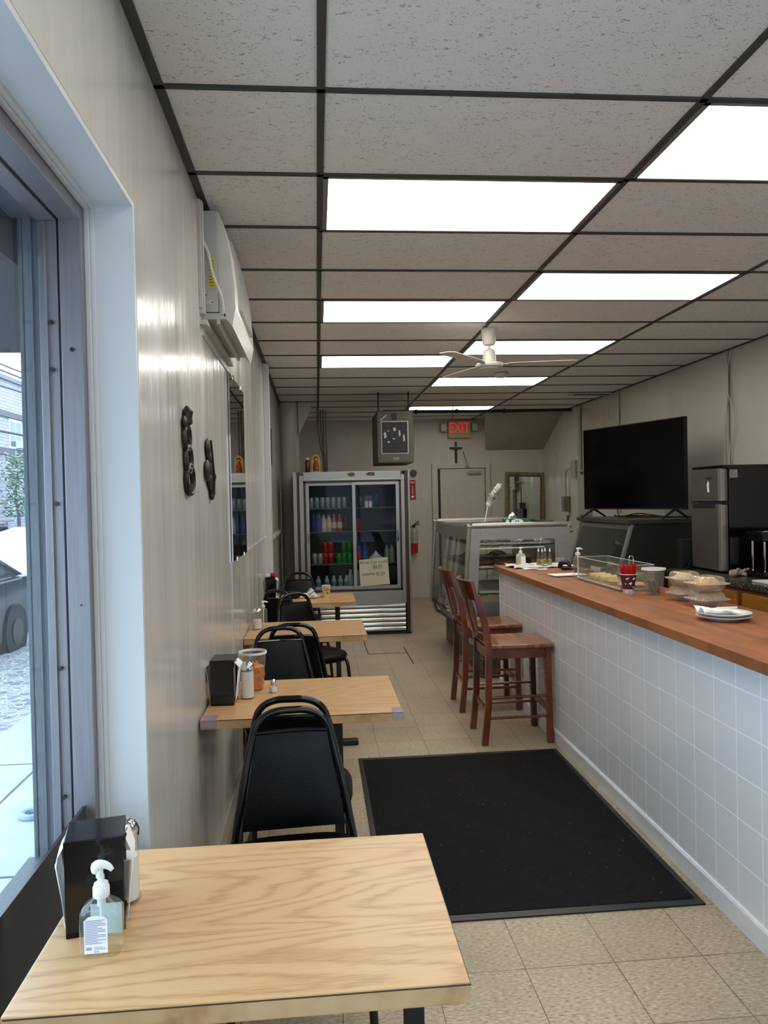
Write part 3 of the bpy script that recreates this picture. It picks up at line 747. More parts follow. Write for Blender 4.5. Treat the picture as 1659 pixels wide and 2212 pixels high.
# ================= bar stools (face local +X) =================
def make_stool():
    t = thing('bar_stool', 'x', 'stool', (0, 0, 0), 0, 'cherry wood bar stools at the counter')
    b = MB()
    def seat(u, v, top):
        x = -.19 + .42 * u; w = .215 * (1 - .10 * (1 - u)); yy = (v * 2 - 1) * w
        # round the front corners
        k = max(0, (u - .72) / .28); yy *= math.sqrt(max(0, 1 - .22 * k * k))
        dish = -.012 * math.exp(-((u - .4) ** 2) / .08) * (1 - (v * 2 - 1) ** 2)
        return (x, yy, (.635 + dish) if top else .607)
    t_ = bmesh.new(); N = 12
    T = [[t_.verts.new(seat(i / N, j / N, 1)) for j in range(N + 1)] for i in range(N + 1)]; Bm = [[t_.verts.new(seat(i / N, j / N, 0)) for j in range(N + 1)] for i in range(N + 1)]
    for i in range(N):
        for j in range(N): t_.faces.new((T[i][j], T[i + 1][j], T[i + 1][j + 1], T[i][j + 1])); t_.faces.new((Bm[i][j], Bm[i][j + 1], Bm[i + 1][j + 1], Bm[i + 1][j]))
        t_.faces.new((T[i][0], Bm[i][0], Bm[i + 1][0], T[i + 1][0])); t_.faces.new((T[i][N], T[i + 1][N], Bm[i + 1][N], Bm[i][N]))
        t_.faces.new((T[0][i], T[0][i + 1], Bm[0][i + 1], Bm[0][i])); t_.faces.new((T[N][i], Bm[N][i], Bm[N][i + 1], T[N][i + 1]))
    b._merge(t_); o = b.build('seat', SEATW, t, smooth=True)
    m = o.modifiers.new('bv', 'BEVEL'); m.width = .006; m.segments = 2; m.limit_method = 'ANGLE'; m.angle_limit = 1.0
    def leg(p, w, d):
        bb = MB()
        for (a, c) in zip(p, p[1:]):
            q = bmesh.new(); vs = []
            for (x, y, z) in (a, c): vs.append([q.verts.new((x + sx * w / 2, y + sy * d / 2, z)) for sx, sy in ((-1, -1), (1, -1), (1, 1), (-1, 1))])
            q.faces.new(vs[0][::-1]); q.faces.new(vs[1])
            for k in range(4): q.faces.new((vs[0][k], vs[0][(k + 1) % 4], vs[1][(k + 1) % 4], vs[1][k]))
            bb._merge(q)
        return bb
    for s in (-1, 1):
        leg([(.198, s * .183, .002), (.19, s * .18, .607)], .036, .038).build('leg', CHERRY, t)
        leg([(-.225, s * .185, .002), (-.198, s * .185, .25), (-.188, s * .185, .6), (-.212, s * .185, .78), (-.262, s * .178, .95)], .040, .03).build('leg', CHERRY, t)
        MB().tube([(-.2, s * .185, .30), (.19, s * .182, .30)], .009, 8).build('stretcher', CHERRY, t, smooth=True)
        MB().tube([(-.21, s * .185, .17), (.19, s * .183, .17)], .009, 8).build('stretcher', CHERRY, t, smooth=True)
        MB().box(-.18, .19, s * .178 - .01, s * .178 + .01, .545, .607).build('apron', CHERRY, t)
    MB().box(.18, .2, -.18, .18, .20, .235, .003).build('footrest', CHERRY, t)
    MB().box(-.21, -.19, -.18, .18, .20, .225, .003).build('stretcher', CHERRY, t)
    MB().box(.18, .2, -.17, .17, .545, .607).build('apron', CHERRY, t)
    MB().box(-.2, -.18, -.17, .17, .545, .607).build('apron', CHERRY, t)
    # curved top rail, lower rail and splats
    def rail(z0, z1, lean, th, hw, bow):
        q = bmesh.new(); n = 12; G = []
        for i in range(n + 1):
            y = -hw + 2 * hw * i / n; c = -bow * (1 - (y / hw) ** 2)
            G.append([q.verts.new((lean(z) + c + o_, y, z)) for z, o_ in ((z0, 0), (z1, 0), (z1, th), (z0, th))])
        for i in range(n):
            for k in range(4): q.faces.new((G[i][k], G[i + 1][k], G[i + 1][(k + 1) % 4], G[i][(k + 1) % 4]))
        q.faces.new(G[0]); q.faces.new(G[-1][::-1]); return q
    lean = lambda z: -.208 - max(0, z - .70) * .24 - .012
    b = MB(); b._merge(rail(.92, 1.04, lean, .022, .205, .045)); b.build('top_rail', CHERRY, t, smooth=True)
    b = MB(); b._merge(rail(.655, .70, lambda z: -.21, .018, .175, .03)); b.build('back_rail', CHERRY, t, smooth=True)
    for y0, w in ((-.10, .032), (0, .085), (.10, .032)):
        q = bmesh.new(); G = []
        for i in range(9):
            z = .69 + .25 * i / 8; bw = w * (1 - .3 * math.sin(PI * i / 8)) / 2
            c = lean(z) - .03 * (1 - (y0 / .2) ** 2) - .006
            G.append([q.verts.new(p) for p in ((c, y0 - bw, z), (c, y0 + bw, z), (c + .012, y0 + bw, z), (c + .012, y0 - bw, z))])
        for i in range(8):
            for k in range(4): q.faces.new((G[i][k], G[i + 1][k], G[i + 1][(k + 1) % 4], G[i][(k + 1) % 4]))
        q.faces.new(G[0]); q.faces.new(G[-1][::-1])
        b = MB(); b._merge(q); b.build('splat', CHERRY, t, smooth=True)
    return t
st0 = make_stool()
st0.location = (1.245, 4.92, 0); st0['label'] = 'nearer cherry wood bar stool standing against the tiled counter'
st1 = dup(st0, (1.245, 5.68, 0), 0, 'farther cherry wood bar stool, behind the nearer one and next to the glass display case')

# ================= table-top items =================
LABELW = mat('label_white', (236, 236, 240), .4); INK = mat('label_ink', (120, 120, 140), .6); LABELB = mat('label_pale_blue', (196, 214, 222), .4)
LIQ = glass('clear_gel', (.96, .97, .94), .16, .02, .05, (225, 230, 215))
def napkin_holder(x, y, z, rot, lab, w=.095, d=.125, h=.185, paper_out=.018):
    """black box open on both ends (local +-X); napkins stick out of the ends"""
    t = thing('napkin_dispenser', lab, 'napkin dispenser', (x, y, z), rot, 'black napkin dispensers')
    b = MB(); b.box(-w / 2, w / 2, -d / 2, -d / 2 + .006, 0, h, .002); b.box(-w / 2, w / 2, d / 2 - .006, d / 2, 0, h, .002)
    b.box(-w / 2 - .001, w / 2 + .001, -d / 2, d / 2, h - .006, h + .002, .002); b.box(-w / 2, w / 2, -d / 2, d / 2, 0, .012, .002)
    b.build('shell', BLK, t)
    for s in (-1, 1):
        b = MB(); b.box(s * w / 2 - .002, s * w / 2 + .002, -d / 2 + .01, d / 2 - .01, h - .03, h - .001); b.build('face_rim', BLK, t)
        tb = bmesh.new(); N = 6; G = []
        for i in range(N + 1):
            y_ = (-d / 2 + .012) + (d - .024) * i / N
            G.append([tb.verts.new((s * (w / 2 + o_ + random.uniform(-.002, .002)), y_, z_)) for o_, z_ in ((.003, .015), (.009, .07), (.017, .13), (paper_out + .004, h - .03), (.004, h - .012))])
        for i in range(N):
            for k in range(4): tb.faces.new((G[i][k], G[i + 1][k], G[i + 1][k + 1], G[i][k + 1]))
        b = MB(); b._merge(tb)
        for k in range(3): b.box(s * (w / 2 - .03 + k * .009) - .003, s * (w / 2 - .03 + k * .009) + .003, -d / 2 + .012, d / 2 - .012, .013, h - .02)
        b.build('napkins', PAPER, t, solid=.001)
    return t
napkin_holder(-.440, 1.512, .76, .2, 'black napkin dispenser on the nearest table, behind the sanitizer bottle', .105, .10, .178, .008)
napkin_holder(-.392, 3.15, .755, -.03, 'black napkin dispenser on the second table against the left wall', .092, .13, .18)
napkin_holder(-.40, 6.42, .755, 0, 'black napkin dispenser on the farthest table, with a red packet on top', .08, .14, .19)

def sanitizer(x, y, z, rot, lab, tall=1.0):
    t = thing('sanitizer_bottle', lab, 'bottle', (x, y, z), rot)
    b = MB(); b.lathe([(.030, .0), (.034, .003), (.0365, .008), (.0365, .068), (.036, .078), (.030, .088), (.016, .099), (.012, .103)], (0, 0, 0), 32, 3, Matrix.Diagonal((1, .62, 1, 1))); o = b.build('bottle', LIQ, t, smooth=True)
    b = MB(); b.lathe([(.013, .101), (.0145, .103), (.0145, .119), (.0125, .122), (.0125, .1255), (.006, .1258), (.006, .140)], seg=20); b.build('pump_collar', WHITE, t, smooth=True)
    b = MB(); b.tube(smoothpts([(-.008, 0, .142), (-.006, 0, .155), (.004, 0, .158), (.014, 0, .154), (.020, 0, .147)], 4), [.004, .008, .0095, .0105, .011, .0105, .010, .009, .008, .0075, .007, .0065, .006, .0055, .005, .0045, .004][:17], 10, flat=.8); b.cyl((-.002, 0, .136), (-.002, 0, .152), .0065); b.build('pump_head', WHITE, t, smooth=True)
    b = MB(); b.cyl((0, 0, .01), (0, 0, .102), .0035); b.cyl((0, 0, .085), (0, 0, .103), .0075); b.build('dip_tube', mat('translucent_white', (220, 225, 230), .4), t)
    b = MB()
    out = [(-.0255, .012), (.0145, .012), (.0145, .070), (.008, .0765), (-.006, .0785), (-.018, .0765), (-.0255, .070)]
    b.prism(out, 'Y', -.0245, -.0233); b.build('label', LABELW, t)
    b = MB()
    for k in range(15):
        z_ = .0295 + k * .0029; b.box(-.0235, random.choice((.012, .006, .011, -.002)), -.0249, -.0245, z_, z_ + .0009)
    for k in range(8): b.box(-.022 + k * .0012, -.0214 + k * .0012 - .0001 * (k % 3), -.0249, -.0245, .0185, .0235)
    b.box(-.008, .012, -.0249, -.0245, .0188, .0193); b.box(-.008, .010, -.0249, -.0245, .0208, .0212); b.box(-.008, .006, -.0249, -.0245, .0228, .0232)
    b.ball((-.007, -.0246, .0148), .0013, 1, .2, 1, 8, 6); b.ball((-.003, -.0246, .0148), .0013, 1, .2, 1, 8, 6)
    b.build('label_print', INK, t)
    b = MB(); b.box(-.0255, .030, .0228, .0236, .02, .076); b.build('back_label', LABELB, t)
    return t
sanitizer(-.402, 1.405, .76, .04, 'clear sanitizer pump bottle with printed white label in the foreground on the nearest table')

def shaker(x, y, z, lab, r, h, fill, name='sugar_dispenser', flap=True, glassr=None):
    t = thing(name, lab, 'shaker', (x, y, z))
    b = MB(); b.lathe([(r * .96, 0), (r * 1.02, .008), (r * .9, .02), (r * .88, h * .78), (r * .92, h * .82)], seg=24); b.build('jar', glassr or CLEARP, t, smooth=True)
    b = MB(); b.lathe([(r * .84, .006), (r * .84, h * fill), (r * .3, h * fill + .002)], seg=20); b.build('sugar', mat('white_sugar', (226, 220, 212), .9), t, smooth=True)
    b = MB(); b.lathe([(r * .96, h * .80), (r * .98, h * .87), (r * .9, h * .92), (r * .55, h * .985), (r * .15, h)], seg=24); b.build('lid', CHROME, t, smooth=True)
    if flap: b = MB(); b.box(-.004, r * .7, -.007, .007, h * .97, h * .985, .002, M=None); b.build('flap', CHROME, t)
    return t
shaker(-.405, 1.585, .76, 'glass shaker with metal lid, half hidden behind the napkin dispenser on the nearest table', .030, .165, .55, 'glass_shaker')
shaker(-.303, 3.19, .755, 'glass sugar pourer with domed chrome lid beside the napkin dispenser on the second table', .030, .152, .74)
shaker(-.398, 4.93, .755, 'glass sugar jar with flat metal lid on the third table by the wall', .034, .135, .45)
# salt shaker
ss = thing('salt_shaker', 'tiny square glass salt shaker alone on the second table', 'shaker', (-.202, 3.27, .755), .5)
b = MB(); b.lathe([(.015, 0), (.016, .003), (.016, .028), (.011, .034)], seg=16, sq=4); b.build('jar', CLEARP, ss)
b = MB(); b.lathe([(.0135, .003), (.0135, .022), (.003, .023)], seg=16, sq=4); b.build('salt', mat('salt_white', (230, 230, 226), .9), ss)
b = MB(); b.lathe([(.0115, .033), (.0118, .045), (.009, .053), (.003, .057)], seg=16); b.build('cap', CHROME, ss, smooth=True)
# tub with orange contents
tub = thing('plastic_tub', 'open translucent tub of orange-brown packets on the second table', 'tub', (-.292, 3.34, .755))
b = MB(); b.lathe([(.042, 0), (.044, .003), (.056, .155), (.060, .157), (.060, .164), (.057, .165)], seg=32, cap=False); b.build('tub', glass('milky_plastic', (.96, .94, .89), .12, .1, .09, (226, 222, 210)), tub, smooth=True)
b = MB(); b.lathe([(.0575, .156), (.0605, .156), (.0605, .166), (.0575, .166), (.0575, .156)], seg=32, cap=False); b.build('rim', WHITE, tub, smooth=True)
b = MB()
b.lathe([(.038, .004), (.047, .10), (.02, .112)], seg=20)
for k in range(26):
    a = random.uniform(0, 2 * PI); z_ = random.uniform(.01, .11); rr = .036 + .011 * z_ / .11
    b.ball((rr * math.cos(a), rr * math.sin(a), z_), .01, random.uniform(.5, 1), random.uniform(.5, 1), random.uniform(.7, 1.3), 8, 6)
b.build('contents', mat('orange_contents', (184, 104, 14), .4, var=.35, vscale=30), tub, smooth=True)
# pump bottle on third table
def pump(x, y, z, lab, r, h, m, head=.03, rot=0, tall=False):
    t = thing('pump_bottle', lab, 'bottle', (x, y, z), rot)
    b = MB(); b.lathe([(r * .9, 0), (r, .006), (r, h * .62), (r * .8, h * .70), (r * .4, h * .76), (r * .35, h * .78)], seg=24); b.build('bottle', m, t, smooth=True)
    b = MB(); b.lathe([(r * .45, h * .765), (r * .5, h * .78), (r * .45, h * .85), (r * .16, h * .86), (r * .16, h * .96)], seg=16); b.tube([(-head * .3, 0, h * .97), (head * .5, 0, h * .985), (head, 0, h * .95)], [.007, .006, .004], 8); b.build('pump', WHITE, t, smooth=True)
    b = MB(); b.cyl((0, 0, .01), (0, 0, h * .78), .003); b.build('dip_tube', WHITE, t)
    return t
pump(-.365, 5.03, .755, 'small clear pump bottle behind the sugar jar on the third table', .026, .165, LIQ)
# farthest table items
pc = thing('paper_cup', 'cream paper coffee cup on the farthest table', 'cup', (.06, 6.47, .755))
b = MB(); b.lathe([(.027, 0), (.0275, .004), (.037, .095), (.0375, .097)], seg=28, cap=False); b.lathe([(.026, .004), (.0262, .005)], seg=28); b.build('cup', mat('cream_paper', (206, 184, 130), .6), pc, smooth=True)
b = MB(); b.tube([(.037 * math.cos(2 * PI * k / 24), .037 * math.sin(2 * PI * k / 24), .097) for k in range(24)], .0018, 6, closed=True); b.build('rim', WHITE, pc)
text('cup_lettering', 'Café', .026, BLKM, pc, (.004, -.0362, .066), (PI / 2 - .1, 0, .06))
b = MB()
for x_, z_ in ((.005, .045), (.012, .040), (.008, .034), (.014, .031)): b.ball((x_, -.0325 - (z_ - .03) * .1, z_), .0032, 1, .3, 1.3, 8, 6)
b.build('bean_print', BLKM, pc)
nap = MB().box(-.03, .03, -.03, .03, 0, .003).build('napkin', mat('pink_paper', (196, 120, 110), .8)); nap.location = (.115, 6.40, .7555); nap.rotation_euler[2] = .4
tag(nap, 'small pinkish folded napkin beside the paper cup', 'napkin')
cl = thing('head_scarf', 'crumpled white cloth with dark stripes on the farthest table', 'cloth', (-.075, 6.46, .755), -.2)
b = MB()
def crump(u, v):
    return (-.08 + .15 * u, -.07 + .14 * v, .004 + .055 * math.sin(PI * u) ** .7 * math.sin(PI * v) ** .6 * (1 + .35 * math.sin(9 * u + 4 * v)) + .006 * math.sin(23 * v))
b.sheet(crump, 18, 14); b.build('cloth', mat('white_cloth', (222, 218, 208), .9, bump=.3, bscale=60), cl, smooth=True, solid=.003)
b = MB(); b.tube([tuple(Vector(crump(.15 + .75 * k / 9, .3 + .03 * k)) + Vector((0, 0, .004))) for k in range(10)], .005, 6); b.tube([tuple(Vector(crump(.55 + .3 * k / 6, .05 + .05 * k)) + Vector((0, 0, .004))) for k in range(7)], .004, 6)
b.build('stripe', mat('dark_green_stripe', (30, 38, 30), .8), cl)
gl = thing('eyeglasses', 'black wire eyeglasses lying in front of the striped cloth', 'eyeglasses', (-.055, 6.375, .757), .1)
b = MB()
for sx in (-.026, .026): b.tube([(sx + .021 * math.cos(2 * PI * k / 16), .0, .022 + .019 * math.sin(2 * PI * k / 16)) for k in range(16)], .0016, 6, closed=True)
b.tube([(-.006, 0, .026), (0, 0, .03), (.006, 0, .026)], .0015, 6)
b.build('frame', BLKM, gl)
for s in (-1, 1): MB().tube([(s * .047, 0, .026), (s * .052, .04, .018), (s * .045, .085, .004)], .0015, 6).build('temple', BLKM, gl)
bc = thing('knitted_hat', 'black knitted hat lying between the napkin dispenser and the striped cloth', 'hat', (-.225, 6.45, .755))
b = MB(); b.ball((0, 0, .028), .08, 1, .8, .42, 18, 10, .05); b.ball((-.06, -.02, .02), .045, 1.1, .9, .45, 12, 8, .06); b.build('body', mat('black_knit', (9, 9, 10), .95, bump=.4, bscale=120), bc, smooth=True)
b = MB(); b.tube([(-.085, -.065, .02), (-.075, -.075, .035), (-.068, -.07, .015), (-.06, -.08, .006)], .006, 6); b.build('tag', WHITE, bc)
rp_ = thing('red_packet', 'small red and white packet on top of the farthest napkin dispenser', 'packet', (-.40, 6.42, .947))
b = MB(); b.box(-.035, .0, -.03, .03, 0, .022, .006); b.build('white_end', WHITE, rp_); b = MB(); b.box(0, .036, -.03, .03, 0, .028, .006); b.build('red_end', mat('packet_red', (168, 22, 26), .4), rp_)

# ================= drinks cooler =================
ck = thing('drinks_cooler', 'tall glass-door drinks cooler with brown trim and steel louvres at the back left', 'refrigerator', (.4, 8.85, 0))
b = MB(); hx = .672
b.box(-hx, -hx + .07, .03, .8, .03, 1.9); b.box(hx - .07, hx, .03, .8, .03, 1.9); b.box(-hx, hx, .74, .8, .03, 1.9); b.box(-hx, hx, .03, .8, 1.83, 1.9); b.box(-hx, hx, .03, .8, .42, .54)
b.build('cabinet', mat('cooler_inner', (96, 96, 92), .5), ck)
b = MB(); b.box(-hx, hx, .03, .78, .0, .42); b.build('machine_housing', BLKM, ck)
b = MB(); b.box(-hx, -.63, -.005, .04, .02, 1.905, .003); b.box(.655, hx + .004, -.005, .1, .02, 1.905, .003)
b.box(-.60, -.555, .0, .04, .36, 1.86, .002); b.box(.575, .615, 0, .04, .36, 1.86, .002); b.box(-.553, .573, .002, .04, 1.80, 1.9, .003)
b.box(-.60, .615, -.006, .04, 1.797, 1.815, .003); b.box(-.553, .573, .0, .04, .355, .508, .003)
b.build('face_frame', ALU, ck)
b = MB(); b.box(-.63, -.60, -.008, .04, .02, 1.90, .002); b.box(.615, .655, -.008, .04, .02, 1.90, .002)
b.box(-.555, .575, .004, .04, 1.775, 1.80); b.box(-.555, .575, .004, .04, .51, .535); b.box(-.555, -.53, .004, .04, .51, 1.80); b.box(.55, .575, .004, .04, .51, 1.80)
b.build('brown_trim', BROWNT, ck)
GLUE = mat('glue_residue', (104, 88, 58), .8)
for x, w in ((.0, .09), (.225, .11)):
    b = MB(); b.prism([(x + math.cos(a / 9 * 2 * PI) * w / 2 * random.uniform(.8, 1.1), 1.868 + math.sin(a / 9 * 2 * PI) * .028 * random.uniform(.7, 1)) for a in range(9)], 'Y', -.004, .0005); b.build('glue_patch', GLUE, ck)
def door(x0, x1, y, hs):
    b = MB(); z0, z1 = .535, 1.775
    b.frame(x0, x1, z0, z1, .038, .038, .032, .038, y, y + .022, .002)
    d = b.build('sliding_door', ALU, ck)
    MB().box(x0 + .03, x1 - .03, y + .009, y + .012, z0 + .03, z1 - .03).build('pane', COOLG, d)
    hx_ = x0 + .022 if hs < 0 else x1 - .022
    MB().tube(smoothpts([(hx_, y, 1.08), (hx_ - hs * .0, y - .03, 1.095), (hx_, y - .03, 1.20), (hx_, y, 1.215)], 4), .007, 8).build('handle', CHROME, d, smooth=True)
door(-.53, .045, .026, -1); door(.005, .55, .002, 1)
for z in (.83, 1.207, 1.48): MB().box(-.59, .59, .06, .70, z - .008, z).build('shelf', mat('wire_shelf', (120, 120, 115), .4, .5), ck)
for k in range(6):
    z = .345 - k * .054
    b = MB(); b.prism([(-.012, z), (.0, z + .012), (.02, z + .012), (.02, z - .026), (-.002, z - .032), (-.014, z - .012)], 'X', -.6, .6); b.build('louvre', mat('polished_louvre', (214, 212, 204), .14, .95), ck)
MB().box(-.62, .64, .01, .04, .0, .022).build('toe_strip', BLKM, ck)
sg = thing('price_sign', 'handwritten cardboard price sign leaning on the right cooler door', 'sign', (.65, 8.832, .575), 0)
b = MB(); b.prism([(-.172, -.005), (.17, .012), (.15, .325), (-.182, .30)], 'Y', 0, .004); b.build('card', mat('beige_card', (196, 190, 168), .8), sg)
for s_, sz, x, z in (('Arroz Con Leche', .046, -.012, .272), ('$2.50', .05, .03, .222), ('Gelatina', .046, -.08, .135), ('$1.50', .046, .065, .138)):
    text('lettering', s_, sz, INK if 0 else BLKM, sg, (x, -.001, z), (PI / 2, -.04, 0), .0005)
b = MB(); b.box(-.02, .085, -.0012, 0, .196, .199); b.box(.03, .105, -.0012, 0, .112, .115); b.build('underline', BLKM, sg)

# ---- drinks, one by one ----
def CX(px, Y=9.0): return -.14 + (px - 658) * .00545
def drink(kind, px, z, lab, grp, rgb, h=.122, r=.031, cap=(200, 200, 200), y=9.0, lab_rgb=None):
    nm = {'can': 'drink_can', 'bottle': 'drink_bottle'}[kind]
    m = mat('drink_%d_%d_%d' % rgb, rgb, .3, .35 if kind == 'can' else 0, var=.25, vscale=40)
    b = MB()
    if kind == 'can':
        b.lathe([(r * .8, 0), (r, .008), (r, h - .012), (r * .8, h)], seg=14); o = b.build(nm, m, None, smooth=True, loc=(CX(px), y, z))
        MB().lathe([(r * .8, h), (r * .82, h + .003), (r * .7, h + .002)], seg=14).build('lid', CHROME, o)
    else:
        b.lathe([(r * .9, 0), (r, .008), (r, h * .62), (r * .9, h * .70), (r * .42, h * .86), (r * .4, h * .92)], seg=14); o = b.build(nm, m, None, smooth=True, loc=(CX(px), y, z))
        MB().lathe([(r * .44, h * .915), (r * .46, h), (r * .3, h)], seg=12).build('cap', mat('cap_%d_%d_%d' % cap, cap, .4), o)
        if lab_rgb: MB().lathe([(r * 1.02, h * .2), (r * 1.02, h * .55)], seg=14, cap=False).build('label', mat('lab_%d_%d_%d' % lab_rgb, lab_rgb, .5), o)
    return tag(o, lab, 'can' if kind == 'can' else 'bottle', grp)
ORD = ['first', 'second', 'third', 'fourth', 'fifth', 'sixth', 'seventh']
for i, px in enumerate((671, 683, 695, 706, 718, 730, 742)):
    drink('can', px, 1.48, 'pale blue silver can on the top cooler shelf, %s from the left' % ORD[i], 'silver blue cans on the top shelf', (150, 172, 182), .128)
for i, px in enumerate((676, 687)):
    drink('bottle', px, 1.207, ['dark blue soda bottle at the left end of the second cooler shelf', 'dark blue soda bottle beside the leftmost one on the second shelf'][i], 'blue bottles on the second shelf', (30, 44, 96), .235, .034, (30, 60, 150), lab_rgb=(40, 60, 140))
for i, px in enumerate((697, 708)):
    drink('bottle', px, 1.207, ['cream juice bottle with tan cap, left of the pair on the second cooler shelf', 'cream juice bottle with tan cap, right of the pair on the second cooler shelf'][i], 'cream bottles on the second shelf', (214, 196, 170), .20, .03, (196, 140, 90), lab_rgb=(228, 222, 212))
for i, px in enumerate((719, 731)):
    drink('bottle', px, 1.207, ['tan coffee drink bottle on the second cooler shelf', 'orange-brown drink bottle with orange cap on the second cooler shelf'][i], 'brown bottles on the second shelf', ((150, 112, 78), (176, 84, 40))[i], .20, .03, ((196, 150, 60), (220, 120, 30))[i], lab_rgb=(222, 210, 196))
drink('bottle', 743, 1.207, 'nearly black soda bottle at the right end of the second shelf, left door', 'dark bottles', (34, 22, 24), .2, .032, (20, 20, 20), lab_rgb=(80, 30, 36))
for i, px in enumerate((676, 688)): drink('can', px, .83, ['silver diet can at the far left of the third cooler shelf', 'silver diet can next to the red cans on the third cooler shelf'][i], 'silver cans on the third shelf', (176, 170, 168))
for i, (px, k) in enumerate(((699, 0), (711, 0), (699, 1), (711, 1))):
    drink('can', px, .83 + k * .127, ['lower left red cola can of the stacked four', 'lower right red cola can of the stacked four', 'upper left red cola can of the stacked four', 'upper right red cola can of the stacked four'][i], 'red cola cans', (186, 20, 24))
for i, (px, k, y) in enumerate(((728, 0, 8.98), (739, 0, 8.98), (739, 1, 9.06), (751, 1, 9.06), (751, 0, 8.98), (739, 0, 9.06), (751, 0, 9.06))):
    drink('can', px, .83 + k * .127, ['green soda can at the left end of the green group', 'middle green soda can in the front row', 'green soda can stacked high, left of two', 'green soda can stacked high, next to the door stile', 'green soda can in the front row next to the door stile', 'green soda can in the back row under the left stacked one', 'green soda can in the back row under the right stacked one'][i], 'green soda cans', (24, 150, 60), y=y)
WB = (150, 186, 196)
for i, px in enumerate((683, 701, 716, 730, 743)):
    drink('bottle', px, .54, 'small water bottle on the cooler floor, %s from the left' % ORD[i], 'water bottles on the cooler floor', WB, .145, .031, (225, 230, 232), lab_rgb=(90, 150, 170))
drink('bottle', 752, .54, 'clear water bottle on the cooler floor beside the door stile', 'water bottles on the cooler floor', (176, 190, 186), .21, .034, (230, 230, 230))
for i, px in enumerate((771, 784)): drink('bottle', px, .83, ['blue soda bottle just right of the door stile on the third shelf', 'blue soda bottle second right of the door stile on the third shelf'][i], 'blue bottles on the third shelf', (36, 66, 150), .24, .034, (40, 90, 190), lab_rgb=(190, 40, 50) if i == 0 else (60, 110, 190))
for i, px in enumerate((832, 843)): drink('bottle', px, .83, ['clear green bottle above the right end of the price sign', 'clear bottle nearest the right cooler handle on the third shelf'][i], 'clear bottles on the third shelf', ((110, 160, 130), (130, 150, 150))[i], .21, .03, (60, 110, 90))
drink('bottle', 769, .54, 'milky bottle on the cooler floor left of the price sign', 'bottles left of the price sign', (190, 188, 180), .22, .033, (180, 60, 40))
drink('bottle', 783, .54, 'pale blue bottle on the cooler floor touching the price sign', 'bottles left of the price sign', (160, 180, 200), .22, .033, (60, 90, 150))
drink('can', 812, 1.48, 'dark blue can on the top shelf behind the right door', 'blue cans right door', (28, 44, 120), .16, .034)
bx = thing('drink_carton', 'purple and white carton on the top shelf behind the right door', 'carton', (CX(794), 9.0, 1.48))
b = MB(); b.box(-.045, .045, -.03, .03, .075, .14, .003); b.build('purple_top', mat('carton_purple', (84, 66, 130), .5), bx)
b = MB(); b.box(-.042, -.004, -.028, .028, 0, .078, .003); b.box(.004, .042, -.028, .028, 0, .078, .003); b.build('white_cartons', LABELW, bx)
bg = thing('snack_bag', 'crumpled dark foil bag on the top shelf next to the door stile', 'bag', (CX(777), 9.0, 1.48))
b = MB(); b.ball((0, 0, .075), .045, 1, .6, 1.65, 14, 10, .12); b.build('bag', mat('foil_dark', (70, 70, 74), .3, .6), bg)
rcup = thing('red_box', 'dark red tapered box on the second shelf behind the right door', 'box', (CX(771), 9.0, 1.207))
b = MB(); b.prism([(-.035, 0), (.045, 0), (.025, .14), (-.035, .15)], 'Y', -.03, .03, .003); b.build('box', mat('dark_red_card', (110, 24, 30), .5), rcup)
cake = thing('cake_cup', 'frosted cup cake with white swirl on the third shelf behind the right door', 'cake', (CX(808), 9.0, .83))
b = MB(); b.lathe([(.07, 0), (.095, .04), (.06, .05)], seg=20); b.build('cup', mat('cake_brown', (150, 84, 50), .6), cake, smooth=True)
b = MB(); b.lathe([(.085, .045), (.08, .065), (.05, .075), (.048, .09), (.025, .10), (.02, .115), (.004, .135)], seg=20); b.build('frosting', mat('frosting', (206, 216, 224), .5), cake, smooth=True)

# on top of the cooler
jar = thing('spice_jar', 'dark red jar with a pale cap on top of the drinks cooler', 'jar', (CX(665) - .0, 9.0, 1.9))
b = MB(); b.lathe([(.026, 0), (.028, .005), (.028, .13), (.02, .145)], seg=18); b.build('jar', mat('jar_red', (78, 18, 26), .3, var=.4, vscale=30), jar, smooth=True)
b = MB(); b.lathe([(.027, .145), (.027, .165), (.02, .175)], seg=18); b.build('cap', CREAM, jar); MB().lathe([(.0282, .143), (.0282, .149)], seg=18, cap=False).build('band', BLKM, jar)
fg = thing('painted_figurine', 'gold and red painted figurine of a mother and child on top of the drinks cooler', 'figurine', (CX(683), 9.02, 1.9))
GOLD = mat('painted_gold', (196, 150, 62), .4, var=.3, vscale=60); FSK = mat('figurine_face', (206, 160, 120), .5)
b = MB(); b.prism([(-.05, .012), (.05, .012), (.056, .09), (.05, .165), (.03, .205), (0, .22), (-.03, .205), (-.05, .165), (-.056, .09)], 'Y', .0, .03, .004); b.build('mandorla', GOLD, fg)
b = MB(); b.lathe([(.034, .01), (.036, .06), (.026, .11), (.016, .14)], seg=16, M=Matrix.Diagonal((1, .7, 1, 1))); b.build('robe', mat('robe_red', (150, 70, 40), .5, var=.3, vscale=50), fg, smooth=True)
b = MB(); b.ball((.0, -.008, .158), .019); b.ball((.012, -.03, .055), .013); b.build('faces', FSK, fg, smooth=True)
b = MB(); b.ball((.0, .0, .168), .024, 1, .8, .9); b.ball((.012, -.022, .062), .015, 1, .7, .9); b.build('hair', mat('hair_dark', (36, 20, 18), .6), fg, smooth=True)
b = MB(); b.box(-.05, .06, -.03, .035, 0, .014, .004); b.build('base', mat('pale_base', (190, 176, 150), .5), fg)
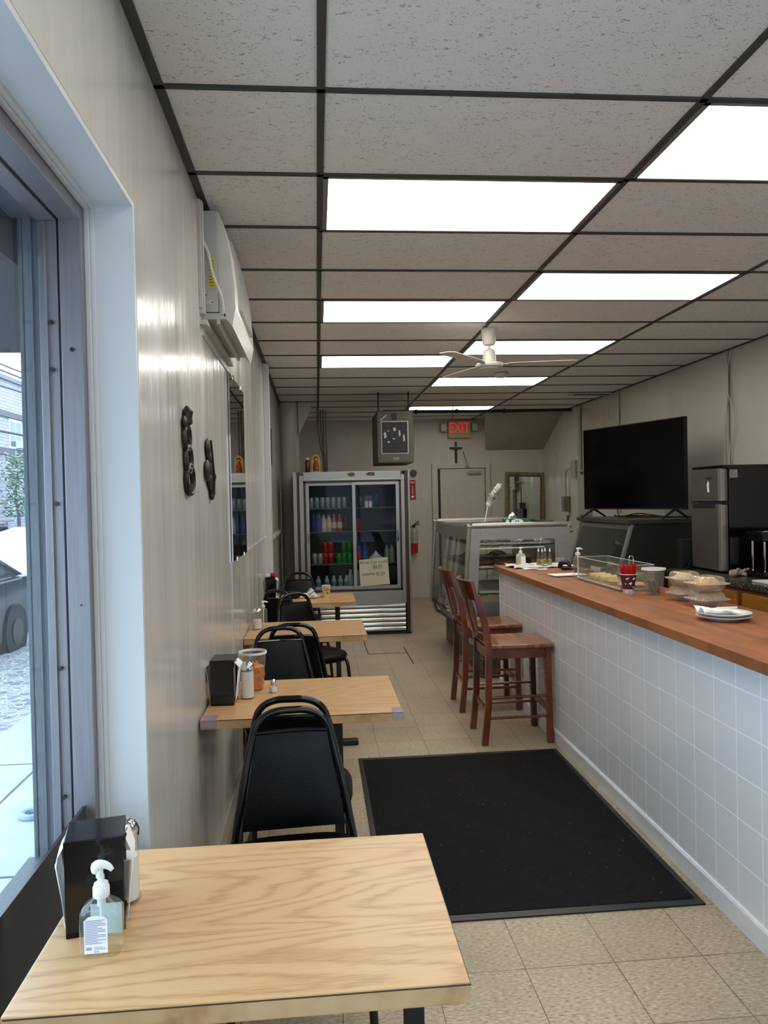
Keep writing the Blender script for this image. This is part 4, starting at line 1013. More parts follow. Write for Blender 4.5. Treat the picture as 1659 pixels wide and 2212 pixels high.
# hanging unit heater
ht = thing('unit_heater', 'grey hanging unit heater with a dark grille above the drinks cooler', 'heater', (.912, 8.75, 1.965))
b = MB(); b.box(-.21, .21, 0, .75, .02, .62, .02, 3); b.build('housing', mat('heater_grey', (88, 84, 74), .5, .2, bump=.05), ht)
b = MB(); b.box(-.165, .15, -.004, .004, .125, .50, .008); b.build('grille_frame', CREAM, ht)
b = MB(); b.box(-.155, .14, -.008, -.003, .135, .49); b.build('grille_dark', BLKM, ht)
b = MB()
for k in range(7): b.box(-.155, .14, -.012, -.007, .165 + k * .046, .171 + k * .046)
b.build('slats', mat('slat_dark', (44, 42, 38), .4), ht)
b = MB()
for x, z, w, h in ((-.13, .30, .03, .08), (-.02, .38, .03, .05), (.04, .32, .02, .08), (.09, .26, .02, .09), (-.09, .25, .03, .02), (-.03, .29, .03, .015), (-.09, .38, .02, .015)):
    b.prism([(x, z), (x + w, z + h * .2), (x + w * .6, z + h), (x - w * .2, z + h * .8)], 'Y', -.014, -.012)
b.build('peeling_foil', mat('peeling_white', (190, 190, 182), .5), ht)
b = MB(); b.tube([(-.17, -.006, .51), (-.10, -.02, .57)], .008, 6); b.build('pull_bar', CREAM, ht); MB().box(-.04, .02, -.006, .0, .51, .59).build('bracket', BLKM, ht)
b = MB(); b.box(-.03, .04, -.004, .0, .055, .085, .003); b.build('nameplate', mat('nameplate', (130, 126, 116), .4), ht)
for x in (-.18, .17): MB().tube([(x, .1, .6), (x, .1, .85)], .009, 8).build('hanger', BLKM, ht)
# conduits beside the column
for i, (x, x2) in enumerate(((.035, .10), (.075, .125), (.11, .105), (.145, .15))):
    cd = MB().tube(smoothpts([(x, 10.6, CEIL), (x, 10.6, 2.6), ((x + x2) / 2, 10.62, 2.3), (x2, 10.62, 2.0), (x2, 10.62, .3)], 6), .011, 8).build('conduit', mat('conduit_grey', (128, 122, 108), .5), smooth=True)
    tag(cd, 'grey cable conduit hanging from the ceiling behind the drinks cooler, %s from the left' % ORD[i], 'conduit', 'conduits behind the cooler')

# ================= far wall =================
ex = thing('exit_sign', 'cream EXIT sign with red letters high on the far wall', 'sign', (2.266, YF - .06, 2.52))
b = MB(); b.box(-.178, .178, -.03, .06, 0, .265, .01); b.build('housing', mat('exit_cream', (176, 166, 120), .5), ex)
REDE = mat('exit_red', (226, 44, 40), .5, emit=.3)
text('lettering', 'EXIT', .225, REDE, ex, (.0, -.032, .155), (PI / 2, 0, 0), .002, sx=.72, fat=.0022)
for s in (-1, 1):
    b = MB(); b.box(s * .25 - .055, s * .25 + .055, -.05, .03, .10, .23, .015); b.box(min(s * .17, s * .21), max(s * .17, s * .21), -.01, .02, .15, .18); o = b.build('emergency_lamp', mat('lamp_cream', (168, 160, 132), .4), ex)
    MB().box(s * .25 - .035, s * .25 + .035, -.053, -.048, .12, .21, .01).build('lens', mat('lens_pale', (196, 192, 170), .3), o)
cf = thing('crucifix', 'dark wooden crucifix under the EXIT sign', 'cross', (2.216, YF - .015, 2.08))
b = MB(); b.box(-.018, .018, -.008, .013, 0, .385, .002); b.box(-.10, .10, -.009, .013, .265, .298, .002); b.build('cross', mat('dark_cross_wood', (58, 28, 18), .4), cf)
b = MB(); b.tube(smoothpts([(0, -.016, .07), (.004, -.02, .12), (-.003, -.02, .17), (0, -.02, .24)], 4), [.006] * 4 + [.010] * 4 + [.012] * 5, 8); b.tube([(-.07, -.014, .292), (0, -.02, .245), (.07, -.014, .292)], .006, 8); b.ball((.004, -.022, .262), .013); b.build('figure', mat('figure_bronze', (74, 44, 26), .4, .3), cf, smooth=True)
ext = thing('fire_extinguisher', 'red and white fire extinguisher hanging right of the drinks cooler', 'fire extinguisher', (1.51, YF - .08, .72))
b = MB(); b.lathe([(.05, 0), (.062, .01), (.062, .15), (.0625, .152)], seg=24); b.build('lower_body', mat('ext_red', (176, 20, 26), .3), ext, smooth=True)
b = MB(); b.lathe([(.062, .152), (.062, .34), (.05, .37), (.025, .39), (.02, .40)], seg=24); b.build('upper_body', mat('ext_label', (160, 150, 140), .4, var=.3, vscale=20), ext, smooth=True)
b = MB(); b.box(-.02, .02, -.02, .02, .39, .43); b.tube([(-.02, 0, .42), (.09, 0, .46)], .008, 8); b.tube([(-.02, 0, .43), (.08, -.01, .5)], .008, 8); b.tube(smoothpts([(-.02, 0, .42), (-.06, -.01, .40), (-.07, -.02, .3)]), .01, 8); b.build('valve', BLKM, ext)
fs = thing('extinguisher_sign', 'narrow red fire extinguisher arrow sign at the right edge of the cooler', 'sign', (1.51, YF - .01, 1.56))
b = MB(); b.box(-.05, .05, 0, .006, 0, .31); b.build('plate', mat('sign_red', (160, 24, 30), .4), fs)
text('lettering', 'FIRE', .04, LABELW, fs, (0, -.001, .27), (PI / 2, 0, 0)); text('lettering', 'EXTINGUISHER', .026, LABELW, fs, (.0, -.001, .15), (PI / 2, PI / 2, 0), sx=.75)
b = MB(); b.prism([(-.03, .06), (.03, .06), (0, .02)], 'Y', -.002, 0); b.build('arrow', LABELW, fs)
al = thing('alarm_bell', 'small dark round alarm fitting beside the cooler top', 'alarm', (1.53, YF - .02, 1.98)); MB().cyl((0, 0, 0), (0, -.03, 0), .055, .045, 20).build('dome', mat('alarm_dark', (64, 62, 56), .4), al)
sw = thing('light_switch', 'white light switch on the far wall left of the back door', 'switch', (1.68, YF - .006, 1.58))
b = MB(); b.box(-.038, .038, -.004, .005, 0, .12, .003); b.build('plate', mat('switch_cream', (200, 194, 178), .4), sw); MB().box(-.006, .006, -.012, -.003, .05, .07, .002).build('toggle', CREAM, sw)
# leaning framed mirror
fmr = thing('framed_mirror', 'rectangular mirror in a worn gold frame on the far wall, right of the back door', 'mirror', (3.30, YF - .05, 1.13)); fmr.rotation_euler = (-.04, .035, 0)
GF = mat('worn_gold_frame', (134, 116, 76), .45, .4, var=.3, vscale=20)
b = MB()
b.frame(-.32, .32, 0, .83, .05, .05, .05, .05, -.02, .02, .005)
b.build('frame', GF, fmr)
b = MB()
b.frame(-.27, .27, .05, .78, .02, .02, .02, .02, -.012, .01, .002)
b.build('inner_frame', mat('dark_gold', (84, 74, 50), .5, .3), fmr)
MB().box(-.25, .25, -.004, .0, .07, .76).build('glass', MATS['mirror_glass'], fmr)
cab = thing('white_cabinet', 'white ledge below the framed mirror behind the display case', 'cabinet', (3.2, YF - .25, 0)); MB().box(-.42, .42, -.22, .24, 0, 1.12, .004).build('body', WALLB, cab)

# black pipe, vent, detector, fan
bp_ = MB().tube([(.9, 10.2, 2.74), (2.2, 10.22, 2.735), (3.5, 10.25, 2.745)], .022, 10).build('black_pipe', mat('black_iron', (20, 20, 20), .5), smooth=True); tag(bp_, 'long black pipe running under the far end of the ceiling', 'pipe')
for x in (1.35, 1.9, 2.55): MB().cyl((x - .02, 10.21, 2.737), (x + .02, 10.21, 2.737), .03, seg=10).build('coupling', MATS['black_iron'], bp_)
MB().tube([(1.85, 10.21, CEIL), (1.85, 10.21, 2.64)], .006, 6).build('hanger', MATS['black_iron'], bp_)
vt = thing('ceiling_vent', 'long slotted ceiling vent near the right wall', 'vent', (3.38, 9.2, CEIL - .02))
b = MB(); b.box(-.24, .24, -.1, .1, 0, .015, .003); b.build('frame', CREAM, vt); b = MB(); b.box(-.22, .22, -.09, .0, -.003, .0); b.build('slot', BLKM, vt)
sd = thing('smoke_detector', 'round white smoke detector on the ceiling behind the fan', 'smoke detector', (1.88, 7.62, CEIL)); MB().lathe([(.03, -.05), (.055, -.045), (.07, -.02), (.07, -.008)], seg=28).build('body', mat('detector_white', (206, 202, 180), .5), sd, smooth=True)
FW = mat('fan_white', (214, 210, 198), .35)
fan = thing('ceiling_fan', 'three-bladed white ceiling fan hanging in the middle of the room', 'fan', (1.30, 5.62, CEIL))
b = MB(); b.lathe([(.055, -.002), (.058, -.01), (.048, -.11), (.04, -.125), (.012, -.13)], seg=24); b.build('canopy', FW, fan, smooth=True)
b = MB(); b.cyl((0, 0, -.12), (0, 0, -.17), .012); b.build('rod', FW, fan)
b = MB(); b.lathe([(.014, -.15), (.035, -.16), (.045, -.18), (.05, -.245), (.05, -.25)], seg=24); b.build('motor_collar', FW, fan, smooth=True)
b = MB(); b.lathe([(.05, -.25), (.098, -.262), (.105, -.275), (.10, -.288), (.07, -.295), (.066, -.302), (.03, -.307)], seg=32); b.build('motor', FW, fan, smooth=True)
for a in (-.18, -.18 + 2 * PI / 3, -.18 + 4 * PI / 3):
    M = Matrix.Rotation(a, 4, 'Z')
    b = MB(); b.box(.08, .17, -.02, .02, -.272, -.266, .002, M=M); ir = b.build('blade_iron', FW, fan)
    b = MB(); b.prism([(.14, -.045), (.2, -.058), (.6, -.065), (.635, -.05), (.64, .02), (.61, .055), (.2, .05), (.14, .04)], 'Z', -.272, -.267, M=M @ Matrix.Translation((0, 0, 0)) @ Matrix.Rotation(.18, 4, 'X') if False else M); b.build('blade', FW, fan)

# ================= glass display case =================
dc = thing('display_case', 'steel-framed glass bakery display case at the end of the tiled counter', 'display case', (1.25, 6.5, 0))
# local x = X-1.25, local y = Y-6.5 (0..1.9)
prof = [(.055, 1.32), (-.005, .46), (.13, .28), (.93, .28), (.93, 1.32)]
def rim(y, w=.022):
    P = [(x, y, z) for x, z in [(.93, .28), (.14, .28), (.01, .44), (-.004, .49), (.05, 1.28), (.07, 1.31), (.10, 1.322), (.88, 1.322), (.92, 1.31), (.93, 1.28)]]
    b = MB(); b.tube(smoothpts(P, 3), w, 8, closed=False); return b
for y in (.0, 1.9): rim(y).build('end_rim', ALU, dc, smooth=True)
b = MB()
b.box(.145, .80, -.014, .0, 1.20, 1.30); b.box(.80, .93, -.014, .0, .28, 1.30)
b.prism([(.062, 1.3), (.145, 1.3), (.095, .45), (.11, .3), (.12, .285), (.008, .45)], 'Y', -.014, 0); b.build('end_frame', STEEL, dc)
MB().prism([(.13, 1.20), (.80, 1.20), (.80, .45), (.09, .45)], 'Y', -.006, -.002).build('end_glass', GLASS, dc)
b = MB(); b.prism([(.11, .3), (.80, .3), (.80, .45), (.098, .45)], 'Y', -.012, 0); b.build('end_skirt', DSTEEL, dc)
b = MB(); b.box(.15, .155, -.0, 1.9, .0, .29); b.box(.15, .93, -.0, .006, .0, .29); b.box(.15, .93, 1.89, 1.9, 0, .29); b.build('base', m_steel('base_steel', (104, 102, 92), .4), dc)
b = MB(); b.prism([(.053, 1.31), (.046, 1.20), (.052, 1.2), (.06, 1.31)], 'Y', .01, 1.89); b.build('top_strip', STEEL, dc); MB().box(.06, .92, .01, 1.89, 1.314, 1.322).build('top_panel', glass('case_top_glass', (.95, .97, .96), .35), dc)
b = MB(); b.prism([(.046, 1.2), (-.005, .47), (-.001, .47), (.05, 1.2)], 'Y', .01, 1.89); b.build('front_glass', GLASS, dc)
b = MB(); b.prism([(-.004, .46), (.13, .28), (.15, .28), (.0, .48)], 'Y', .01, 1.89); b.build('lower_front', m_steel('lower_steel', (96, 90, 84), .3), dc)
b = MB(); b.box(.1, .93, .01, 1.89, .28, .40); b.build('deck', m_steel('deck_steel', (120, 118, 112), .4), dc)
b = MB(); b.box(.91, .93, .03, .9, .42, 1.3); b.box(.90, .91, .9, 1.87, .42, 1.3); b.build('rear_doors', mat('rear_door_grey', (128, 132, 124), .3), dc)
for z, x0 in ((.72, .10), (.94, .10), (1.145, .12)):
    b = MB(); b.box(x0, .86, .06, 1.84, z - .004, z); s_ = b.build('shelf', glass('shelf_glass', (.80, .86, .84), .2), dc)
    MB().box(x0 - .006, x0 + .004, .06, 1.84, z - .012, z + .004).build('shelf_edge', CHROME, s_)
MB().tube([(.12, .04, 1.118), (.72, .04, 1.124)], .006, 8).build('light_tube', WHITE, dc)
# trays and goods
FOIL = mat('crumpled_foil', (196, 194, 188), .25, .9, bump=.8, bscale=60)
def tray(x0, x1, y0, y1, z, lab, grp='trays in the glass display case', m=FOIL):
    t = thing('tray', lab, 'tray', (1.25 + (x0 + x1) / 2, 6.5 + (y0 + y1) / 2, z), 0, grp)
    hx, hy = (x1 - x0) / 2, (y1 - y0) / 2
    b = MB(); b.box(-hx, hx, -hy, hy, 0, .006)
    for q in ((-hx, -hx + .008, -hy, hy), (hx - .008, hx, -hy, hy), (-hx, hx, -hy, -hy + .008), (-hx, hx, hy - .008, hy)): b.box(*q, 0, .026)
    b.build('tray', m, t); return t
tray(.14, .82, .08, .62, 1.145, 'nearest foil-lined tray on the top shelf of the glass display case')
tray(.14, .82, .70, 1.24, 1.145, 'middle foil-lined tray on the top shelf of the glass display case')
tray(.14, .82, 1.30, 1.80, 1.145, 'farthest foil-lined tray on the top shelf of the glass display case')
tray(.14, .82, .10, .70, .94, 'nearest foil tray on the middle shelf of the glass display case')
tray(.14, .82, .80, 1.50, .94, 'farther foil tray on the middle shelf of the glass display case')
tray(.14, .82, .10, 1.0, .72, 'pale tray on the lowest shelf of the glass display case', m=mat('pale_tray', (186, 186, 160), .5))
BREAD = mat('bread_crust', (196, 158, 100), .7, var=.25, vscale=30); DARKB = mat('dark_bread', (44, 30, 26), .6)
def bun(x, y, z, s, m, lab, grp, sx=1, sy=1, sz=.5, nm='pastry'):
    o = MB().ball((0, 0, s * sz * .95), s, sx, sy, sz, 16, 10, .04).build(nm, m, None, smooth=True, loc=(1.25 + x, 6.5 + y, z)); tag(o, lab, 'pastry', grp); return o
bun(.30, .30, 1.153, .075, BREAD, 'round tan bread roll on the nearest top tray in the display case', 'pastries on the top trays', 1.2, 1, .55)
bun(.38, .12, 1.153, .065, DARKB, 'flat black eggplant-like loaf on the top tray, left of two', 'dark loaves on the top trays', 1.1, .5, .28)
bun(.60, .13, 1.153, .06, DARKB, 'flat black loaf on the top tray, right of two', 'dark loaves on the top trays', 1.1, .5, .28)
bun(.23, .13, 1.153, .03, mat('violet_item', (70, 60, 110), .5), 'small dark violet item at the left end of the nearest top tray', 'pastries on the top trays')
k = 0
for y in (.42, .55, .80, .95, 1.1, 1.4, 1.55, 1.7):
    for x in (.24, .42, .60):
        k += 1
        bun(x + random.uniform(-.03, .03), y, 1.153, random.uniform(.045, .06), (PAPER, FOIL, BREAD, PAPER)[k % 4], 'wrapped pastry in the rows of the top display shelf', 'pastries on the top trays', 1.2, .8, .5)
MEAT = mat('brown_meat', (112, 66, 52), .5, var=.35, vscale=25)
for i, (x, y) in enumerate([(.25, .3), (.42, .22), (.6, .35), (.3, .5), (.55, .55), (.25, .95), (.5, 1.0), (.3, 1.25), (.6, 1.3)]):
    bun(x, y, .948, .07, MEAT, 'reddish brown baked good on the middle shelf of the display case', 'brown goods on the middle shelf', 1.3, 1, .5)
for i, x in enumerate((.50, .70)):
    o = MB().sheet(lambda u, v: (.1 * (u - .5), .08 * (v - .5), .03 + .012 * math.sin(7 * u + 9 * v + i) * math.cos(5 * v)), 8, 8).build('plastic_wrap', glass('wrap_film', (.95, .95, .95), .5, .1, .15), None, loc=(1.25 + x, 6.5 + .1 + .05 * i, 1.16)); tag(o, 'crumpled clear wrap beside the dark loaves on the top tray', 'wrap', 'wraps on the top tray')

# on the display case
fd = thing('feather_duster', 'white feather duster standing on the glass display case', 'feather duster', (1.60, 7.25, 1.322))
b = MB(); b.tube([(0, 0, 0), (.02, 0, .09), (.035, 0, .17)], .006, 8); b.build('handle', WHITE, fd)
b = MB(); b.lathe([(.004, .0), (.035, .008), (.01, .016)], seg=16); b.build('holder', STEEL, fd)
b = MB()
for k in range(900):
    t_ = random.random() ** .8; a = random.uniform(0, 2 * PI); w = .05 * math.sin(PI * min(1, t_ * .92 + .08)) + .006
    cx, cz = .035 + .10 * t_ + .03 * t_ * t_, .16 + .19 * t_
    p = Vector((cx, 0, cz)); e = p + Vector((math.cos(a) * w + .012, math.sin(a) * w, random.uniform(-.02, .035)))
    s_ = Vector((-math.sin(a), math.cos(a), 0)) * .005
    b.quad(p - s_, p + s_, e + s_ * .6, e - s_ * .6)
b.tube([(.035, 0, .16), (.08, 0, .25), (.15, 0, .345)], [.012, .02, .010], 8)
for k in range(7): b.ball((.045 + .016 * k, 0, .18 + .027 * k), .026, 1.3 - .1 * abs(k - 3), 1, 1.2, 12, 8, .2)
b.build('feathers', mat('white_feather', (216, 208, 196), .9), fd)
tb_ = thing('tissue_box', 'green and white tissue box on the glass display case', 'box', (1.78, 6.78, 1.323), .03)
b = MB(); b.box(-.105, .105, -.055, .055, 0, .046, .002); b.build('box', mat('tissue_green', (20, 104, 64), .5), tb_)
b = MB(); b.ball((0, -.056, .023), .044, 1.25, .03, .48, 20, 8); b.ball((-.09, -.056, .023), .016, 1, .05, 1.2, 12, 8); b.build('oval_label', LABELW, tb_)
b = MB()
for x in (-.01, .01): b.ball((x, -.058, .026), .007, 1, .1, .9, 8, 6)
b.build('label_mark', mat('mark_dark', (70, 40, 30), .5), tb_)
b = MB(); b.sheet(lambda u, v: (-.02 + .07 * (u - .5) - .01 * v, .03 * (v - .5), .046 + .055 * math.sin(PI * u) * (.6 + .4 * v) + .01 * math.sin(12 * u)), 12, 8); b.build('tissue', PAPER, tb_, solid=.001)
bh = thing('telephone_handset', 'black handset lying on the display case beside the tissue box', 'handset', (2.02, 6.75, 1.325), -.2)
b = MB(); b.tube([(-.1, 0, .03), (-.06, 0, .02), (.05, 0, .014), (.09, 0, .016)], [.016, .012, .012, .02], 10); b.build('body', BLKM, bh, smooth=True)
pm = thing('card_terminal', 'small black and white device standing at the back corner of the display case', 'device', (2.06, 7.6, 1.323), .2)
b = MB(); b.box(-.04, .0, -.03, .03, 0, .12, .006); b.build('white_body', mat('dark_body', (60, 58, 60), .4), pm); MB().box(.0, .045, -.03, .03, 0, .125, .006).build('black_body', BLK, pm)

# ================= slanted deli case with the television =================
dl = thing('deli_case', 'dark steel refrigerated case with a slanted glass front, under the television', 'display case', (2.78, 6.65, 0))
DG = mat('case_interior_grey', (92, 104, 102), .5)
b = MB(); b.box(-.005, .82, -.01, 1.37, 1.298, 1.336, .004); b.build('top_slab', m_steel('top_slab_steel', (92, 88, 78), .4), dl)
side = [(.82, 1.295), (.05, 1.295), (-.07, .9), (-.10, .78), (-.10, .0), (.82, 0)]
MB().prism(side, 'Y', .0, .03, .002).build('side_panel', DSTEEL, dl)
MB().prism(side, 'Y', 1.32, 1.35, .002).build('side_panel', DSTEEL, dl)
b = MB(); b.box(.3, .82, .03, 1.32, .02, 1.29); b.box(-.08, .3, .03, 1.32, .02, .80); b.build('body', DG, dl)
b = MB()
for y in (-.004, 1.30): b.prism([(.05, 1.295), (.022, 1.295), (-.095, .9), (-.125, .78), (-.10, .78), (-.07, .9)], 'Y', y, y + .045, .003)
b.prism([(.052, 1.292), (.03, 1.292), (.015, 1.245), (.038, 1.245)], 'Y', .0, 1.34, .002)
b.build('front_trim', ALU, dl)
b = MB(); b.prism([(.012, 1.27), (-.108, .80), (-.104, .80), (.016, 1.27)], 'Y', .045, 1.30); b.build('slanted_glass', glass('deli_glass', (.80, .88, .88), .2), dl)
MB().box(-.06, .3, .05, 1.3, .80, .815).build('deck', STEEL, dl)
for i, (x, y, w, m) in enumerate([(.08, .2, .16, FOIL), (.1, .5, .15, FOIL), (.08, .85, .2, FOIL)]):
    o = MB().ball((0, 0, .02), w * .5, 1, 1.2, .22, 16, 8, .08).build('covered_dish', m, None, smooth=True, loc=(2.78 + x, 6.65 + y, .816)); tag(o, 'foil-covered dish behind the slanted glass, %s from the camera' % ORD[i], 'dish', 'foil-covered dishes in the slanted case')
bd = MB().cyl((0, 0, 0), (0, 0, .02), .05, seg=16).build('blue_lid', mat('blue_plastic', (40, 110, 160), .4), None, loc=(2.80, 6.82, .845)); tag(bd, 'small blue lid resting on the nearest foil-covered dish', 'lid')
# television
ang = math.atan2(7.79 - 6.5, 2.80 - 3.24)
tv = thing('television', 'large black flat-screen television standing on the slanted deli case', 'television', (3.02, 7.145, 1.338), ang)
# local +x runs away along the screen, +y faces the camera side
W = .695
b = MB(); b.box(-W, W, -.02, .012, .083, .905, .004); b.box(-.4, .4, -.06, -.02, .12, .5, .01); b.build('panel', BLKM, tv)
b = MB(); b.box(-W + .008, W - .008, .012, .014, .1, .897); b.build('screen', mat('dark_screen', (3, 3, 3), .12, spec=.25), tv)
b = MB(); b.box(-W, W, .0, .015, .083, .088); b.box(-W, -W + .004, .0, .015, .083, .905); b.box(-W, W, .0, .015, .902, .906); b.build('bezel', mat('bezel_grey', (40, 40, 42), .3, .5), tv)
for s in (-1, 1):
    b = MB(); x = s * .56
    b.tube([(x, .0, .09), (x, .15, .006)], [.013, .009], 8); b.tube([(x, 0, .09), (x, -.15, .006)], [.013, .009], 8); b.box(x - .02, x + .02, -.02, .01, .07, .1)
    b.build('foot', BLKM, tv)
for i, p in enumerate([[(3.3, 6.9, 1.345), (3.1, 7.0, 1.36), (2.98, 7.15, 1.345), (3.0, 7.4, 1.35), (3.0, 7.45, 1.43)], [(3.35, 7.2, 1.345), (3.1, 7.2, 1.38), (3.05, 7.3, 1.345), (3.2, 6.85, 1.35), (3.5, 6.9, 1.345)], [(2.95, 7.3, 1.345), (3.0, 7.5, 1.36), (3.1, 7.7, 1.345), (3.4, 7.7, 1.345)]]):
    o = MB().tube(smoothpts(p, 8), .005, 6).build('cable', BLKM, smooth=True); tag(o, 'thin black cable tangled on the steel top under the television', 'cable', 'cables under the television')
pb = MB().box(-.06, .06, -.03, .03, 0, .028, .008).build('power_brick', BLKM, None, loc=(3.1, 7.32, 1.337)); tag(pb, 'small black power brick among the television cables', 'power brick')
lean = MB().tube([(2.66, 8.35, .02), (2.81, 8.4, 1.345)], .012, 8).build('pole', BLKM, smooth=True); tag(lean, 'thin dark pole leaning between the glass display case and the deli case', 'pole')
MB().box(2.73, 2.84, 8.33, 8.36, 1.16, 1.175).build('clamp', STEEL, lean)

# ================= back counter =================
CABW = mat('honey_maple', (142, 92, 34), .4, var=.2, vscale=5, vstretch=(1, 1, 8))
bcab = thing('base_cabinet', 'honey brown wooden base cabinets behind the tiled counter', 'cabinet', (2.88, 3.0, 0))
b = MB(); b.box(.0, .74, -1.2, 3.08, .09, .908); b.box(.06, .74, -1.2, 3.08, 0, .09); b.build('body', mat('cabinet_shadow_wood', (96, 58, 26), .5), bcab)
k = 0
for y0, y1 in ((2.62, 3.06), (2.03, 2.60), (1.38, 1.96), (.78, 1.36), (.15, .75), (-.5, .12), (-1.18, -.53)):
    b = MB(); b.box(-.02, .0, y0, y1, .74, .88, .006); dr = b.build('drawer', CABW, bcab)
    b = MB(); b.box(-.02, .0, y0, y1, .12, .71, .006); b.box(-.024, -.02, y0 + .05, y1 - .05, .17, .66, .004); b.build('door', CABW, bcab)
for nm, y0, y1, lab in (('countertop', 5.005, 6.085, 'dark speckled granite slab under the small refrigerator'), ('countertop', 1.8, 5.0, 'dark speckled granite worktop nearer the camera, behind the tiled counter')):
    o = MB().box(2.86, 3.63, y0, y1, .909, .95, .006).build(nm, GRAN); tag(o, lab, 'countertop', 'granite worktops')
# small refrigerator
rf = thing('small_refrigerator', 'small two-door silver and black refrigerator on the granite counter', 'refrigerator', (3.05, 5.53, .951))
b = MB(); b.box(.045, .53, .0, .47, .01, .80, .008); b.box(.0, .53, -.003, .473, .80, .822, .004); b.build('cabinet', BLK, rf)
FD = m_steel('fridge_door_steel', (112, 108, 102), .35, (20, 1, 1))
b = MB(); b.box(-.012, .04, .0, .47, .545, .797, .012, 3); b.build('freezer_door', FD, rf)
b = MB(); b.box(-.012, .04, .0, .47, .015, .525, .012, 3); b.build('fridge_door', FD, rf)
for z0, z1 in ((.545, .797), (.015, .525)): MB().box(-.016, .02, -.002, .05, z0 + .002, z1 - .002, .012, 3).build('door_edge', m_steel('edge_steel', (160, 158, 154), .3), rf)
b = MB(); b.box(-.016, .04, .1, .44, .495, .525, .004); b.box(-.01, .05, -.005, .475, .528, .542); b.build('handle_recess', BLKM, rf)
b = MB(); b.box(-.016, -.011, .15, .22, .715, .735, .001); b.build('badge', mat('badge_dark', (40, 38, 36), .4), rf)
b = MB(); b.prism([(.175, .62), (.2, .615), (.205, .65), (.21, .675), (.195, .705), (.18, .685), (.185, .66)], 'X', -.016, -.0115, .0015); b.build('magnet', WHITE, rf)
b = MB(); b.box(.055, .115, -.003, .0, .725, .785); b.build('sticker', mat('sticker_grey', (150, 148, 144), .6), rf)
b = MB()
for k in range(6): b.box(.059, random.uniform(.085, .111), -.0036, -.003, .735 + k * .008, .7375 + k * .008)
b.build('sticker_print', mat('sticker_print', (80, 78, 76), .6), rf)
bb_ = thing('black_box', 'plain black box tucked between the small refrigerator and the deli case', 'box', (3.1, 6.045, .951)); b = MB(); b.box(-.15, .2, -.035, .035, 0, .24, .01); b.build('box', BLKM, bb_)
cg = thing('coffee_machine', 'black machine with chrome bars on the granite, cut off by the right edge', 'machine', (3.30, 5.2, .951))
b = MB(); b.box(-.2, .28, -.1, .12, .26, .33, .015, 3); b.box(-.2, .28, -.1, .12, .0, .05, .01); b.box(.05, .28, .0, .12, .05, .26); b.build('body', BLK, cg)
for x, y in ((-.17, -.07), (-.05, -.07), (.07, -.07), (-.17, .08)): MB().cyl((x, y, .05), (x, y, .26), .007, seg=10).build('bar', CHROME, cg)
MB().box(-.18, .2, -.08, .0, .33, .336, .002).build('lid_trim', CHROME, cg)
rg = thing('dish_rag', 'bunched grey-beige rag on the granite in front of the small refrigerator', 'rag', (3.07, 5.34, .951))
b = MB()
for k in range(9):
    a = k * .8
    b.tube(smoothpts([(-.10 + .02 * k, -.05 + .012 * k, .012), (-.06 + .018 * k, .02 - .01 * (k % 3), .035 + .004 * (k % 4)), (-.01 + .012 * k, .04 - .02 * (k % 2), .02), (.03 + .008 * k, -.03, .012)], 5), .012, 8)
b.build('cloth', mat('rag_beige', (146, 138, 124), .95, bump=.5, bscale=80), rg, smooth=True)
cb_ = MB().box(-.17, .17, -.15, .15, 0, .012, .004).build('cutting_board', mat('board_white', (204, 202, 192), .5), None, loc=(3.12, 4.84, .951)); tag(cb_, 'white cutting board on the granite at the right edge of the photo', 'cutting board')
mg = MB().lathe([(.022, 0), (.028, .01), (.025, .05), (.015, .055)], seg=16).build('small_mug', BLK, None, smooth=True, loc=(2.98, 5.95, .951)); tag(mg, 'small black pot on the granite left of the refrigerator', 'pot')
# wires and conduit on the right wall
def wallpipe(y, z0, z1, r, lab, m, nm='wall_conduit'):
    o = MB().cyl((XR - r - .002, y, z0), (XR - r - .002, y, z1), r, seg=10).build(nm, m, smooth=True); return tag(o, lab, 'conduit')
CND = mat('painted_conduit', (172, 166, 150), .4)
wallpipe(6.47, 1.0, CEIL - .01, .014, 'painted vertical conduit on the right wall above the small refrigerator', CND)
wallpipe(8.92, 1.35, CEIL - .01, .016, 'vertical conduit on the right wall behind the television, farther from the camera', CND)
wallpipe(10.26, .9, CEIL - .03, .03, 'thick painted conduit carrying the grey electrical boxes on the right wall', CND)
for i, (dy, s) in enumerate(((-.03, 1), (.05, -1))):
    o = MB().tube(smoothpts([(XR - .03, 6.42 + dy, 2.8), (XR - .035, 6.43 + dy + .05 * s, 2.5), (XR - .03, 6.40 + dy - .03 * s, 2.2), (XR - .035, 6.45 + dy, 1.9), (XR - .03, 6.42 + dy, 1.6)], 6), .006, 6).build('loose_wire', mat('wire_white', (190, 186, 176), .4), smooth=True)
    tag(o, ['thin white wire hanging beside the conduit, the nearer of two', 'thin white wire hanging beside the conduit, the farther of two'][i], 'wire')
eb = thing('electrical_boxes', 'group of painted electrical boxes with bent conduits on the right wall', 'electrical box', (XR - .004, 10.4, 1.2))
BX = mat('box_grey', (158, 154, 140), .4)
b = MB(); b.box(-.08, -.0, -.1, .1, .62, .86, .006); b.build('upper_box', BX, eb); b = MB(); b.box(-.1, -.0, .35, .46, .14, .36, .006); b.build('lower_box', mat('box_dark', (110, 106, 96), .4), eb)
b = MB(); b.box(-.06, 0, -.5, -.12, .1, .65, .006); b.build('side_box', BX, eb)
MB().tube(smoothpts([(-.05, .1, .74), (-.05, .32, .74), (-.05, .40, .66), (-.05, .40, .36)], 6), .012, 8).build('bent_conduit', BX, eb, smooth=True)
for z in (.7, .5): MB().tube([(-.05, -.12, z), (-.05, -.6, z)], .012, 8).build('pipe_stub', BX, eb)

